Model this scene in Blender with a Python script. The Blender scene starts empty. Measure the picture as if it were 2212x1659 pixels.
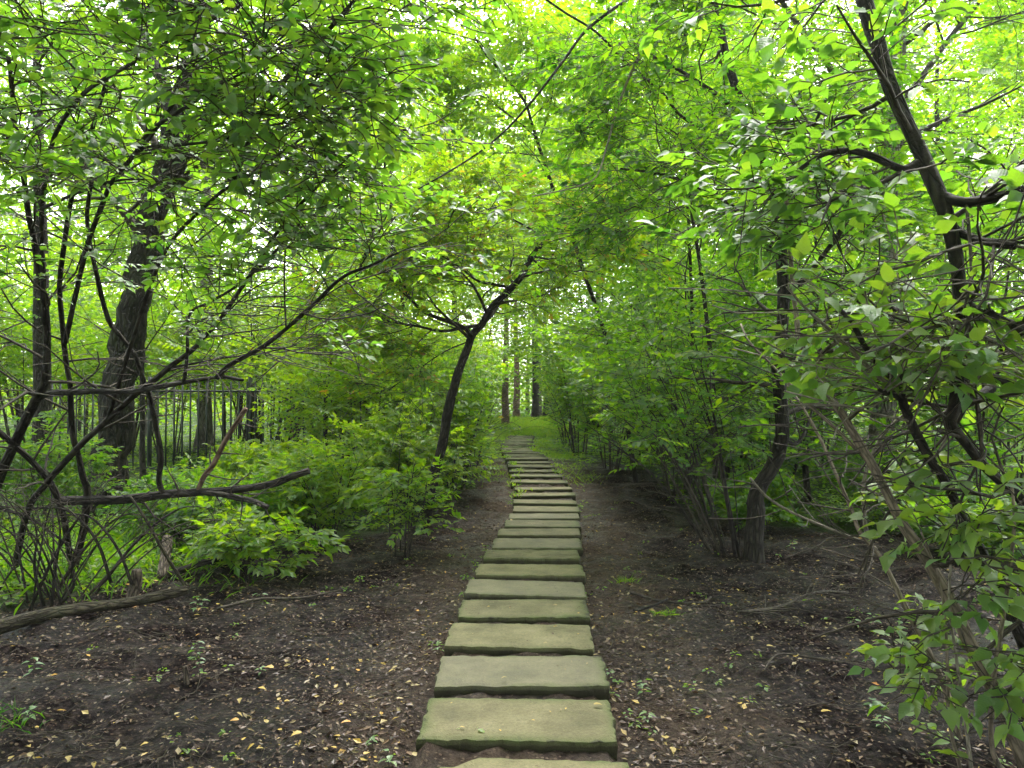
import bpy, math
import numpy as np
from mathutils import Vector, Matrix

R = np.random.default_rng(20240817)
SC = bpy.context.scene
COL = SC.collection

# ------------------------------------------------------------------ camera, sky, sun, exposure
FPX = 1643.0                      # focal length in units of a 2212 px wide picture
CAM = np.array([0.0, 0.0, 1.71])
PITCH = math.atan((867 - 829.5) / FPX)
cd = bpy.data.cameras.new('camera')
cd.sensor_width = 36.0
cd.lens = 36.0 * FPX / 2212.0
cd.clip_start = 0.05
cd.clip_end = 600
cam = bpy.data.objects.new('camera', cd)
cam.location = CAM
cam.rotation_euler = (math.radians(90) + PITCH, 0, 0)
COL.objects.link(cam)
SC.camera = cam

SUN_EL, SUN_AZ = math.radians(58), math.radians(12)      # behind the trees ahead, a little to the right
w = bpy.data.worlds.new('World')
SC.world = w
w.use_nodes = True
nt = w.node_tree
nt.nodes.clear()
sky = nt.nodes.new('ShaderNodeTexSky')
sky.sky_type = 'NISHITA'
sky.sun_disc = False
sky.sun_elevation = SUN_EL
sky.sun_rotation = SUN_AZ
sky.air_density = 1.0
sky.dust_density = 4.0
hs = nt.nodes.new('ShaderNodeHueSaturation')
hs.inputs['Saturation'].default_value = 0.32             # thin white cloud cover
bg = nt.nodes.new('ShaderNodeBackground')
bg.inputs['Strength'].default_value = 0.15
wo = nt.nodes.new('ShaderNodeOutputWorld')
nt.links.new(sky.outputs[0], hs.inputs['Color'])
nt.links.new(hs.outputs[0], bg.inputs['Color'])
nt.links.new(bg.outputs[0], wo.inputs['Surface'])

sl = bpy.data.lights.new('sun', 'SUN')
sl.energy = 0.7
sl.angle = math.radians(40)
sl.color = (1.0, 0.96, 0.88)
sun = bpy.data.objects.new('sun', sl)
sd = Vector((math.sin(SUN_AZ) * math.cos(SUN_EL), math.cos(SUN_AZ) * math.cos(SUN_EL), math.sin(SUN_EL)))
sun.rotation_euler = (-sd).to_track_quat('-Z', 'Y').to_euler()
sun.location = sd * 40
COL.objects.link(sun)

SC.view_settings.view_transform = 'Standard'
SC.view_settings.look = 'None'
SC.view_settings.gamma = 1.0
SC.view_settings.use_curve_mapping = False
SC.view_settings.exposure = 2.9
SC.render.engine = 'CYCLES'
cy = SC.cycles
cy.max_bounces = 12
cy.diffuse_bounces = 8
cy.glossy_bounces = 2
cy.transmission_bounces = 6
cy.transparent_max_bounces = 4
cy.caustics_reflective = False
cy.caustics_refractive = False
cy.sample_clamp_indirect = 8.0
cy.use_denoising = True
try:
    cy.denoiser = 'OPENIMAGEDENOISE'
    cy.denoising_prefilter = 'ACCURATE'
except Exception:
    pass

# ------------------------------------------------------------------ helpers: maths
CP, SP = math.cos(PITCH), math.sin(PITCH)


def P(x, y, d):
    """world point at depth d that stands at (x, y) of the 2212 x 1659 picture grid"""
    a = (x - 1106.0) / FPX * d
    b = (829.5 - y) / FPX * d
    return np.array([a, d * CP - b * SP, CAM[2] + d * SP + b * CP])


def nrm(v):
    return v / np.maximum(np.linalg.norm(v, axis=-1, keepdims=True), 1e-9)


_TAB = np.random.default_rng(5).random((256, 256))


def vnoise(x, y):
    xi, yi = np.floor(x).astype(int), np.floor(y).astype(int)
    fx, fy = x - xi, y - yi
    fx, fy = fx * fx * (3 - 2 * fx), fy * fy * (3 - 2 * fy)
    a = _TAB[xi & 255, yi & 255]
    b = _TAB[(xi + 1) & 255, yi & 255]
    c = _TAB[xi & 255, (yi + 1) & 255]
    e = _TAB[(xi + 1) & 255, (yi + 1) & 255]
    return (a * (1 - fx) + b * fx) * (1 - fy) + (c * (1 - fx) + e * fx) * fy - 0.5


def fbm(x, y, o=4):
    s, a = 0, 1.0
    for k in range(o):
        s = s + a * vnoise(x * 2 ** k + 17.3 * k, y * 2 ** k + 9.1 * k)
        a *= 0.5
    return s


def sstep(a, b, x):
    t = np.clip((x - a) / (b - a), 0, 1)
    return t * t * (3 - 2 * t)


PATH_Y = np.array([0, 3.71, 6.47, 9.23, 11.3, 12.7, 14.06, 15.4, 17.5, 19.6, 21.6, 24.4, 26.5, 28.5, 31, 40, 60])
PATH_X = np.array([-.02, .02, .085, .315, .495, .55, .52, .475, .37, .27, .18, .18, .2, .33, .5, .9, 1.6])


def path_x(y):
    return np.interp(y, PATH_Y, PATH_X)


def terr(y):
    return 0.30 * sstep(11, 18.5, y) + 0.35 * sstep(28, 46, y)


def gz(x, y):
    x = np.asarray(x, float)
    y = np.asarray(y, float)
    d = np.abs(x - path_x(y))
    amp = 0.25 + 0.75 * sstep(0.5, 1.1, d)
    amp = amp * (1 + 0.6 * sstep(2.5, 6, d))
    return (terr(y) + amp * (0.10 * fbm(x * 0.7, y * 0.7, 3) + 0.07 * fbm(x * 2.7 + 4, y * 2.7, 3) + 0.05 * fbm(x * 6.3, y * 6.3 + 9, 2))
            - 0.02 * (1 - sstep(0.5, 0.62, d)))


def resample(pts, K):
    """Catmull-Rom through the given points, K samples"""
    p = np.asarray(pts, float)
    n = len(p)
    if n == 2:
        t = np.linspace(0, 1, K)[:, None]
        return p[0] * (1 - t) + p[1] * t
    q = np.vstack([2 * p[0] - p[1], p, 2 * p[-1] - p[-2]])
    u = np.linspace(0, n - 1 - 1e-6, K)
    i = u.astype(int)
    f = (u - i)[:, None]
    a, b, c, e = q[i], q[i + 1], q[i + 2], q[i + 3]
    return 0.5 * (2 * b + (c - a) * f + (2 * a - 5 * b + 4 * c - e) * f ** 2 + (3 * b - a - 3 * c + e) * f ** 3)


# ------------------------------------------------------------------ helpers: meshes and objects
def raw_mesh(name, co, loops, starts, attrs=(), smooth=None, mat=None):
    me = bpy.data.meshes.new(name)
    me.vertices.add(len(co))
    me.vertices.foreach_set('co', np.ascontiguousarray(co, np.float32).ravel())
    me.loops.add(len(loops))
    me.loops.foreach_set('vertex_index', np.ascontiguousarray(loops, np.int32))
    me.polygons.add(len(starts))
    me.polygons.foreach_set('loop_start', np.ascontiguousarray(starts, np.int32))
    if smooth is not None:
        me.polygons.foreach_set('use_smooth', np.full(len(starts), smooth, bool))
    me.update(calc_edges=True)
    for an, ty, arr in attrs:
        a = me.attributes.new(an, ty, 'POINT')
        a.data.foreach_set('value' if ty == 'FLOAT' else 'vector', np.ascontiguousarray(arr, np.float32).ravel())
    if mat:
        me.materials.append(mat)
    return me


def link(name, me, parent=None, kind=None):
    o = bpy.data.objects.new(name, me)
    COL.objects.link(o)
    if parent is not None:
        o.parent = parent
        o.matrix_parent_inverse = Matrix.Translation(-parent.location) if parent.parent is None else Matrix.Identity(4)
    if kind:
        o['kind'] = kind
    return o


def thing(name, loc, label, cat, group=None):
    o = bpy.data.objects.new(name, None)
    o.empty_display_size = 0.1
    COL.objects.link(o)
    o.location = tuple(float(v) for v in loc)
    tag(o, label, cat, group)
    return o


def tag(o, label, cat, group=None):
    o['label'] = label
    o['category'] = cat
    if group:
        o['group'] = group


class Tubes:
    """collects batches of swept branches into one mesh"""

    def __init__(s):
        s.co, s.lo, s.st, s.bk = [], [], [], []
        s.nv = s.nl = 0

    def add(s, pts, rad, sides=6, rough=0.0, cap=True):
        pts = np.asarray(pts, float)
        rad = np.asarray(rad, float)
        if pts.ndim == 2:
            pts, rad = pts[None], rad[None]
        M, K, _ = pts.shape
        if M == 0:
            return
        T = nrm(np.gradient(pts, axis=1))
        ch = nrm(pts[:, -1] - pts[:, 0])
        ref = np.where(np.abs(ch[:, 2:3]) > 0.8, np.array([[1., 0, 0]]), np.array([[0, 0, 1.]]))
        ref = nrm(ref - (ref * ch).sum(-1, keepdims=True) * ch)[:, None, :]
        N = nrm(ref - (ref * T).sum(-1, keepdims=True) * T)
        B = np.cross(T, N)
        a = np.arange(sides) * 2 * np.pi / sides
        ca, sa = np.cos(a), np.sin(a)
        r = rad[:, :, None]
        ln = np.concatenate([np.zeros((M, 1)), np.cumsum(np.linalg.norm(np.diff(pts, axis=1), axis=2), axis=1)], 1)
        if rough:
            ph = R.random((M, 1, 1)) * 50
            r = r * (1 + rough * 2.2 * vnoise(ca[None, None] * 1.3 + ph, ln[:, :, None] * 3 + sa[None, None] * 1.3 + ph)
                     + rough * 1.6 * vnoise(a[None, None] * 2.6 + ph, ln[:, :, None] * 9))
        else:
            r = np.broadcast_to(r, (M, K, sides))
        co = pts[:, :, None, :] + r[..., None] * (ca[None, None, :, None] * N[:, :, None, :] + sa[None, None, :, None] * B[:, :, None, :])
        R0 = rad[:, :, None]
        bk = np.stack([np.broadcast_to(ca * R0, (M, K, sides)), np.broadcast_to(sa * R0, (M, K, sides)),
                       np.broadcast_to(ln[:, :, None] + R.random((M, 1, 1)) * 20, (M, K, sides))], -1)
        idx = np.arange(M * K * sides).reshape(M, K, sides) + s.nv
        j = np.roll(np.arange(sides), -1)
        q = np.stack([idx[:, :-1, :], idx[:, :-1, j], idx[:, 1:, j], idx[:, 1:, :]], -1).reshape(-1, 4)
        s.co.append(co.reshape(-1, 3))
        s.bk.append(bk.reshape(-1, 3))
        s.lo.append(q.ravel())
        s.st.append(np.arange(len(q)) * 4 + s.nl)
        s.nl += q.size
        s.nv += M * K * sides
        if cap:
            for e, sl_ in ((-1, slice(None)), (0, slice(None, None, -1))):
                f = idx[:, e, :][:, sl_]
                s.lo.append(f.ravel())
                s.st.append(np.arange(M) * sides + s.nl)
                s.nl += f.size

    def mesh(s, name, mat):
        return raw_mesh(name, np.concatenate(s.co), np.concatenate(s.lo), np.concatenate(s.st),
                        [('barkco', 'FLOAT_VECTOR', np.concatenate(s.bk))], True, mat)

    def build(s, name, mat, parent=None, kind=None):
        return link(name, s.mesh(name, mat), parent, kind) if s.nv else None


# leaf outlines: u along the leaf, v across (in half widths), h above the blade plane (in lengths); faces as index lists
LEAF = {
    'quad': (np.array([[0, 0, 0], [.42, .5, .05], [1, 0, -.10], [.42, -.5, .05]]), [(0, 1, 2), (0, 2, 3)]),
    'fold': (np.array([[0, 0, 0], [.45, 0, 0], [1, 0, -.12], [.40, .5, .06], [.40, -.5, .06]]), [(0, 1, 3), (1, 2, 3), (0, 4, 1), (1, 4, 2)]),
    'ovate': (np.array([[0, 0, 0], [.32, 0, .01], [.66, 0, -.03], [1.04, 0, -.17], [.10, .33, .03], [.34, .52, .075], [.68, .30, .02],
                        [.10, -.33, .03], [.34, -.52, .075], [.68, -.30, .02]]),
              [(0, 1, 5, 4), (1, 2, 6, 5), (2, 3, 6), (0, 7, 8, 1), (1, 8, 9, 2), (2, 9, 3)]),
    'lobed': (np.array([[0, 0, 0], [.35, 0, 0], [.68, 0, -.04], [1, 0, -.16], [.02, .36, .02], [.30, .46, .05], [.46, .72, .0], [.56, .33, .03], [.76, .25, 0],
                        [.02, -.36, .02], [.30, -.46, .05], [.46, -.72, .0], [.56, -.33, .03], [.76, -.25, 0]]),
              [(0, 1, 5, 4), (1, 7, 6, 5), (1, 2, 7), (2, 8, 7), (2, 3, 8), (0, 9, 10, 1), (1, 10, 11, 12), (1, 12, 2), (2, 12, 13), (2, 13, 3)]),
}


class Leaves:
    def __init__(s):
        s.a = []

    def add(s, p, d, n, L, W, t):
        if len(p):
            s.a.append((p, d, n, L, W, t))

    def cat(s):
        return [np.concatenate([x[i] for x in s.a]) for i in range(6)]

    def mesh(s, name, mat, shape='quad', arrays=None):
        p, d, n, L, W, t = arrays if arrays is not None else s.cat()
        d = nrm(d)
        n = nrm(n - (n * d).sum(-1, keepdims=True) * d)
        side = np.cross(n, d)
        V, F = LEAF[shape]
        k = len(V)
        co = (p[:, None, :] + V[None, :, 0:1] * (L[:, None, None] * d[:, None, :]) + V[None, :, 1:2] * (W[:, None, None] * side[:, None, :])
              + V[None, :, 2:3] * (L[:, None, None] * n[:, None, :])).reshape(-1, 3)
        M = len(p)
        fl = np.concatenate([np.array(f) for f in F])
        fs = np.concatenate([[0], np.cumsum([len(f) for f in F])[:-1]])
        lo = (np.arange(M)[:, None] * k + fl[None]).ravel()
        st = (np.arange(M)[:, None] * len(fl) + fs[None]).ravel()
        uv = np.stack([np.broadcast_to(V[None, :, 0], (M, k)), np.broadcast_to(V[None, :, 1], (M, k)), np.broadcast_to(t[:, None], (M, k))], -1).reshape(-1, 3)
        return raw_mesh(name, co, lo, st, [('tint', 'FLOAT', np.repeat(t, k)), ('blade', 'FLOAT_VECTOR', uv)], shape not in ('quad',), mat)

    def build(s, name, mat, parent=None, shape='quad', kind='stuff'):
        return link(name, s.mesh(name, mat, shape), parent, kind) if s.a else None


# ------------------------------------------------------------------ helpers: growth
def sprout(par, prad, n, t0=.25, t1=1., length=1., ang=50, K=5, wig=.18, up=.0, flat=1.0, rmul=.6, rend=.004, lenfall=.5, trop=0.0, rmin=.003, rmax=9.):
    """children of a batch of parent branches: M x K x 3 -> (M n) x K x 3"""
    M, KP, _ = par.shape
    t = t0 + (t1 - t0) * (np.arange(n)[None] + R.random((M, n))) / n
    f = np.clip(t, 0, .9999) * (KP - 1)
    i = f.astype(int)
    fr = (f - i)[..., None]
    m = np.arange(M)[:, None]
    pos = par[m, i] * (1 - fr) + par[m, i + 1] * fr
    T = nrm(par[m, i + 1] - par[m, i])
    rr = prad[m, i] * (1 - fr[..., 0]) + prad[m, i + 1] * fr[..., 0]
    az = np.arange(n)[None] * 2.4 + R.random((M, 1)) * 6.28 + R.normal(0, .5, (M, n))
    ref = np.where(np.abs(T[..., 2:3]) > .9, np.array([1., 0, 0]), np.array([0, 0, 1.]))
    A = nrm(np.cross(T, ref))
    B = np.cross(T, A)
    an = np.radians(ang) * (1 + R.normal(0, .22, (M, n)))[..., None]
    D = np.cos(an) * T + np.sin(an) * (np.cos(az)[..., None] * A + np.sin(az)[..., None] * B)
    D[..., 2] = D[..., 2] * flat + up
    D = nrm(D).reshape(-1, 3)
    L = (length * (1 - lenfall * (t - t0) / max(t1 - t0, 1e-6)) * (.65 + .7 * R.random((M, n)))).reshape(-1)
    pts = [pos.reshape(-1, 3)]
    dd = D
    st = (L / (K - 1))[:, None]
    for k in range(K - 1):
        dd = dd + R.normal(0, wig, dd.shape) * np.array([1, 1, .7])
        dd[:, 2] += trop
        dd = nrm(dd)
        pts.append(pts[-1] + dd * st)
    pts = np.stack(pts, 1)
    r0 = np.clip(rr.reshape(-1) * rmul, rmin, rmax)
    rad = r0[:, None] * (1 - np.linspace(0, 1, K)[None] ** 1.2) + np.minimum(rend, r0)[:, None] * np.linspace(0, 1, K)[None] ** 1.2
    return pts, rad


def leafy(tw, pairs=5, L=.07, asp=.55, t0=.15, tint=(.4, .15), spread=.35, ang=55, drop=.15, droop=.18, roll=.35, tmax=.74):
    """leaves in opposite pairs on a batch of twigs, flat sprays that face the light"""
    M, K, _ = tw.shape
    if M == 0:
        z = np.zeros((0, 3))
        return z, z, z, np.zeros(0), np.zeros(0), np.zeros(0)
    t = t0 + (1 - t0) * (np.arange(pairs)[None] + .6 + R.normal(0, .12, (M, pairs))) / pairs
    f = np.clip(t, 0, .9999) * (K - 1)
    i = f.astype(int)
    fr = (f - i)[..., None]
    m = np.arange(M)[:, None]
    pos = tw[m, i] * (1 - fr) + tw[m, i + 1] * fr
    T = nrm(tw[m, i + 1] - tw[m, i])
    upv = nrm(np.array([0, 0, 1.]) + R.normal(0, roll, (M, 1, 3)))
    S = nrm(np.cross(T, upv))
    ptw = M * 0 + R.normal(tint[0], tint[1] * .6, (M, 1))
    out = []
    for sgn in (-1, 1):
        an = np.radians(ang) * (1 - .35 * t)[..., None] * (1 + R.normal(0, .2, (M, pairs, 1)))
        D = np.cos(an) * T + sgn * np.sin(an) * S
        D[..., 2] -= droop * (.4 + 1.2 * R.random((M, pairs)))
        Nn = nrm(upv + R.normal(0, spread, (M, pairs, 3)))
        ll = L * (.55 + .75 * R.random((M, pairs)))
        tt = ptw + R.normal(0, tint[1], (M, pairs))
        keep = R.random((M, pairs)) > drop
        out.append((pos[keep], D[keep], Nn[keep], ll[keep], (ll * asp * (.85 + .3 * R.random(ll.shape)))[keep], np.clip(tt, 0, tmax)[keep]))
    Dt = nrm(T[:, -1] + R.normal(0, .2, (M, 3)) - np.array([0, 0, droop]))
    ll = L * (.8 + .5 * R.random(M))
    out.append((tw[:, -1], Dt, nrm(upv[:, 0] + R.normal(0, spread, (M, 3))), ll, ll * asp, np.clip(ptw[:, 0] + R.normal(0, tint[1], M), 0, tmax)))
    return [np.concatenate([o[q] for o in out]) for q in range(6)]


def clear_of_path(p, half=.75, top=2.5, y1=33):
    """True for points outside the corridor that walkers keep open"""
    y = p[:, 1]
    tp = top + .028 * np.clip(y - 8, 0, 25)
    wd = half + .25 * sstep(0, 1.0, p[:, 2]) - .35 * sstep(tp * .55, tp, p[:, 2])
    ins = (np.abs(p[:, 0] - path_x(y)) < wd) & (p[:, 2] < tp + terr(y)) & (y < y1)
    near = np.linalg.norm(p - CAM, axis=1) < 1.7
    return ~(ins | near)


def cull(lv, fn):
    k = fn(lv[0])
    return [a[k] for a in lv]


def cull_tw(tw, rd, fn):
    k = fn(tw[:, -1]) & fn(tw[:, tw.shape[1] // 2])
    return tw[k], rd[k]


# ------------------------------------------------------------------ materials
def new_mat(name):
    m = bpy.data.materials.new(name)
    m.use_nodes = True
    t = m.node_tree
    t.nodes.clear()
    return m, t, t.nodes.new('ShaderNodeOutputMaterial')


def nd(t, ty, ins=None, **kw):
    n = t.nodes.new(ty)
    for k, v in kw.items():
        setattr(n, k, v)
    for k, v in (ins or {}).items():
        s = n.inputs[k]
        if hasattr(v, 'is_linked') or hasattr(v, 'links'):
            t.links.new(v, s)
        else:
            s.default_value = v
    return n


def ramp(t, fac, stops, interp='LINEAR'):
    n = t.nodes.new('ShaderNodeValToRGB')
    n.color_ramp.interpolation = interp
    e = n.color_ramp.elements
    while len(e) > 1:
        e.remove(e[-1])
    e[0].position, e[0].color = stops[0][0], (*stops[0][1], 1)
    for p, c in stops[1:]:
        q = e.new(p)
        q.color = (*c, 1)
    t.links.new(fac, n.inputs[0])
    return n


def mixc(t, fac, a, b, blend='MIX'):
    n = t.nodes.new('ShaderNodeMix')
    n.data_type = 'RGBA'
    n.blend_type = blend
    for s, v in ((n.inputs[0], fac), (n.inputs[6], a), (n.inputs[7], b)):
        if hasattr(v, 'links'):
            t.links.new(v, s)
        else:
            s.default_value = (*v, 1) if isinstance(v, tuple) and len(v) == 3 else v
    return n.outputs[2]


def leaf_mat(name, refl, trans, mixf=.55, gloss=.09, rough=.38, vein=False, cap=.045):
    """thin leaf: diffuse + light let through + a waxy sheen; the tint attribute runs from deep green to yellow and russet"""
    m, t, o = new_mat(name)
    at = nd(t, 'ShaderNodeAttribute', attribute_name='tint')
    cr = ramp(t, at.outputs['Fac'], refl)
    ct = ramp(t, at.outputs['Fac'], trans)
    c1, c2 = cr.outputs[0], ct.outputs[0]
    nrm_ = None
    if vein:
        bl = nd(t, 'ShaderNodeAttribute', attribute_name='blade')
        sx = nd(t, 'ShaderNodeSeparateXYZ', {0: bl.outputs['Vector']})
        ab = nd(t, 'ShaderNodeMath', {0: sx.outputs[1]}, operation='ABSOLUTE')
        mid = nd(t, 'ShaderNodeMath', {0: ab.outputs[0], 1: .035}, operation='LESS_THAN')
        sm = nd(t, 'ShaderNodeMath', {0: ab.outputs[0], 1: -.55}, operation='MULTIPLY')
        s2 = nd(t, 'ShaderNodeMath', {0: sx.outputs[0], 1: sm.outputs[0]}, operation='ADD')
        s3 = nd(t, 'ShaderNodeMath', {0: s2.outputs[0], 1: 44.0}, operation='MULTIPLY')
        s4 = nd(t, 'ShaderNodeMath', {0: s3.outputs[0]}, operation='SINE')
        s5 = nd(t, 'ShaderNodeMath', {0: s4.outputs[0], 1: .93}, operation='GREATER_THAN')
        vv = nd(t, 'ShaderNodeMath', {0: mid.outputs[0], 1: s5.outputs[0]}, operation='MAXIMUM')
        vf = nd(t, 'ShaderNodeMath', {0: vv.outputs[0], 1: .28}, operation='MULTIPLY')
        c1 = mixc(t, vf.outputs[0], c1, (.10, .17, .05))
        bm = nd(t, 'ShaderNodeBump', {'Strength': .25, 'Distance': .004, 'Height': s4.outputs[0]})
        nrm_ = bm.outputs[0]
    df = nd(t, 'ShaderNodeBsdfDiffuse', {'Color': c1})
    tr = nd(t, 'ShaderNodeBsdfTranslucent', {'Color': c2})
    gl = nd(t, 'ShaderNodeBsdfGlossy', {'Color': (1, 1, 1, 1), 'Roughness': rough})
    if nrm_ is not None:
        t.links.new(nrm_, df.inputs['Normal'])
        t.links.new(nrm_, gl.inputs['Normal'])
    mx = nd(t, 'ShaderNodeMixShader', {0: mixf, 1: df.outputs[0], 2: tr.outputs[0]})
    fr = nd(t, 'ShaderNodeFresnel', {'IOR': 1.4})
    fm = nd(t, 'ShaderNodeMath', {0: fr.outputs[0], 1: gloss / .05}, operation='MULTIPLY')
    fc = nd(t, 'ShaderNodeMath', {0: fm.outputs[0], 1: cap}, operation='MINIMUM')
    m2 = nd(t, 'ShaderNodeMixShader', {0: fc.outputs[0], 1: mx.outputs[0], 2: gl.outputs[0]})
    t.links.new(m2.outputs[0], o.inputs[0])
    return m


RF = [(0, (.020, .060, .018)), (.35, (.040, .110, .014)), (.62, (.070, .155, .012)), (.82, (.13, .19, .012)), (.93, (.30, .19, .025)), (1, (.22, .075, .02))]
TF = [(0, (.05, .20, .008)), (.35, (.18, .41, .005)), (.62, (.32, .57, .005)), (.82, (.46, .58, .008)), (.93, (.55, .30, .03)), (1, (.40, .12, .02))]
M_LEAF = leaf_mat('leaf', RF, TF, .58, .03, .5)
M_NEAR = leaf_mat('leaf_near', [(0, (.035, .10, .035)), (.5, (.085, .185, .05)), (1, (.16, .22, .04))],
                  [(0, (.07, .25, .015)), (.5, (.22, .45, .015)), (1, (.40, .52, .02))], .52, .045, .45, True, .085)
M_HERB = leaf_mat('herb', RF, TF, .5, .03, .5)
M_FALL = leaf_mat('fallen', [(0, (.022, .014, .010)), (.3, (.07, .040, .024)), (.5, (.13, .078, .04)), (.62, (.24, .195, .10)), (.78, (.40, .27, .05)), (.9, (.40, .17, .035)), (1, (.16, .24, .08))],
                  [(0, (.02, .015, .01)), (.5, (.08, .05, .03)), (1, (.15, .15, .03))], .15, .03, .5)


def bark_mat(name, dark, light, scale=1., bump=.6, stretch=.22, moss=0.):
    m, t, o = new_mat(name)
    at = nd(t, 'ShaderNodeAttribute', attribute_name='barkco')
    mp = nd(t, 'ShaderNodeMapping', {'Vector': at.outputs['Vector'], 'Scale': (scale, scale, scale * stretch)})
    n0 = nd(t, 'ShaderNodeTexNoise', {'Vector': mp.outputs[0], 'Scale': 9., 'Detail': 3.})
    va = nd(t, 'ShaderNodeVectorMath', {0: n0.outputs['Color'], 1: (.06, .06, .06)}, operation='MULTIPLY')
    vb = nd(t, 'ShaderNodeVectorMath', {0: mp.outputs[0], 1: va.outputs[0]}, operation='ADD')
    vo = nd(t, 'ShaderNodeTexVoronoi', {'Vector': vb.outputs[0], 'Scale': 26.}, feature='DISTANCE_TO_EDGE')
    v2 = nd(t, 'ShaderNodeMapRange', {0: vo.outputs['Distance'], 1: 0., 2: .28, 3: 0., 4: 1.})
    n1 = nd(t, 'ShaderNodeTexNoise', {'Vector': at.outputs['Vector'], 'Scale': 45. * scale, 'Detail': 6., 'Roughness': .7})
    n2 = nd(t, 'ShaderNodeTexNoise', {'Vector': at.outputs['Vector'], 'Scale': 3.5, 'Detail': 4.})
    h = nd(t, 'ShaderNodeMath', {0: v2.outputs[0], 1: n1.outputs['Fac']}, operation='ADD')
    hm = nd(t, 'ShaderNodeMapRange', {0: h.outputs[0], 1: .35, 2: 1.5, 3: 0., 4: 1.})
    c = mixc(t, hm.outputs[0], dark, light)
    cm = nd(t, 'ShaderNodeMapRange', {0: n2.outputs['Fac'], 1: .35, 2: .7, 3: .65, 4: 1.25})
    c = mixc(t, 1.0, c, cm.outputs[0], 'MULTIPLY')
    if moss:
        mr = nd(t, 'ShaderNodeMapRange', {0: n2.outputs['Fac'], 1: .5, 2: .72, 3: 0., 4: moss})
        c = mixc(t, mr.outputs[0], c, (.045, .06, .025))
    bm = nd(t, 'ShaderNodeBump', {'Strength': bump, 'Distance': .02 / scale, 'Height': h.outputs[0]})
    b = nd(t, 'ShaderNodeBsdfPrincipled', {'Base Color': c, 'Roughness': .82, 'Normal': bm.outputs[0], 'Specular IOR Level': .3})
    t.links.new(b.outputs[0], o.inputs[0])
    return m


M_BARK = bark_mat('bark_dark', (.006, .005, .0045), (.046, .037, .030), 1., .9)
M_BIG = bark_mat('bark_big', (.004, .0035, .003), (.036, .029, .021), .55, 1.0, .3, .4)
M_GREY = bark_mat('bark_grey', (.05, .043, .038), (.21, .185, .165), .8, .9, .2)
M_PALE = bark_mat('bark_pale', (.075, .058, .042), (.26, .205, .155), 2.2, .6, .15)
M_TWIG = bark_mat('bark_twig', (.018, .014, .011), (.080, .064, .048), 3., .3)
M_TWIGP = bark_mat('bark_twig_pale', (.10, .085, .065), (.30, .26, .21), 3., .3)
M_RED = bark_mat('bark_red', (.07, .042, .032), (.26, .165, .125), .8, .9, .2)


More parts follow.
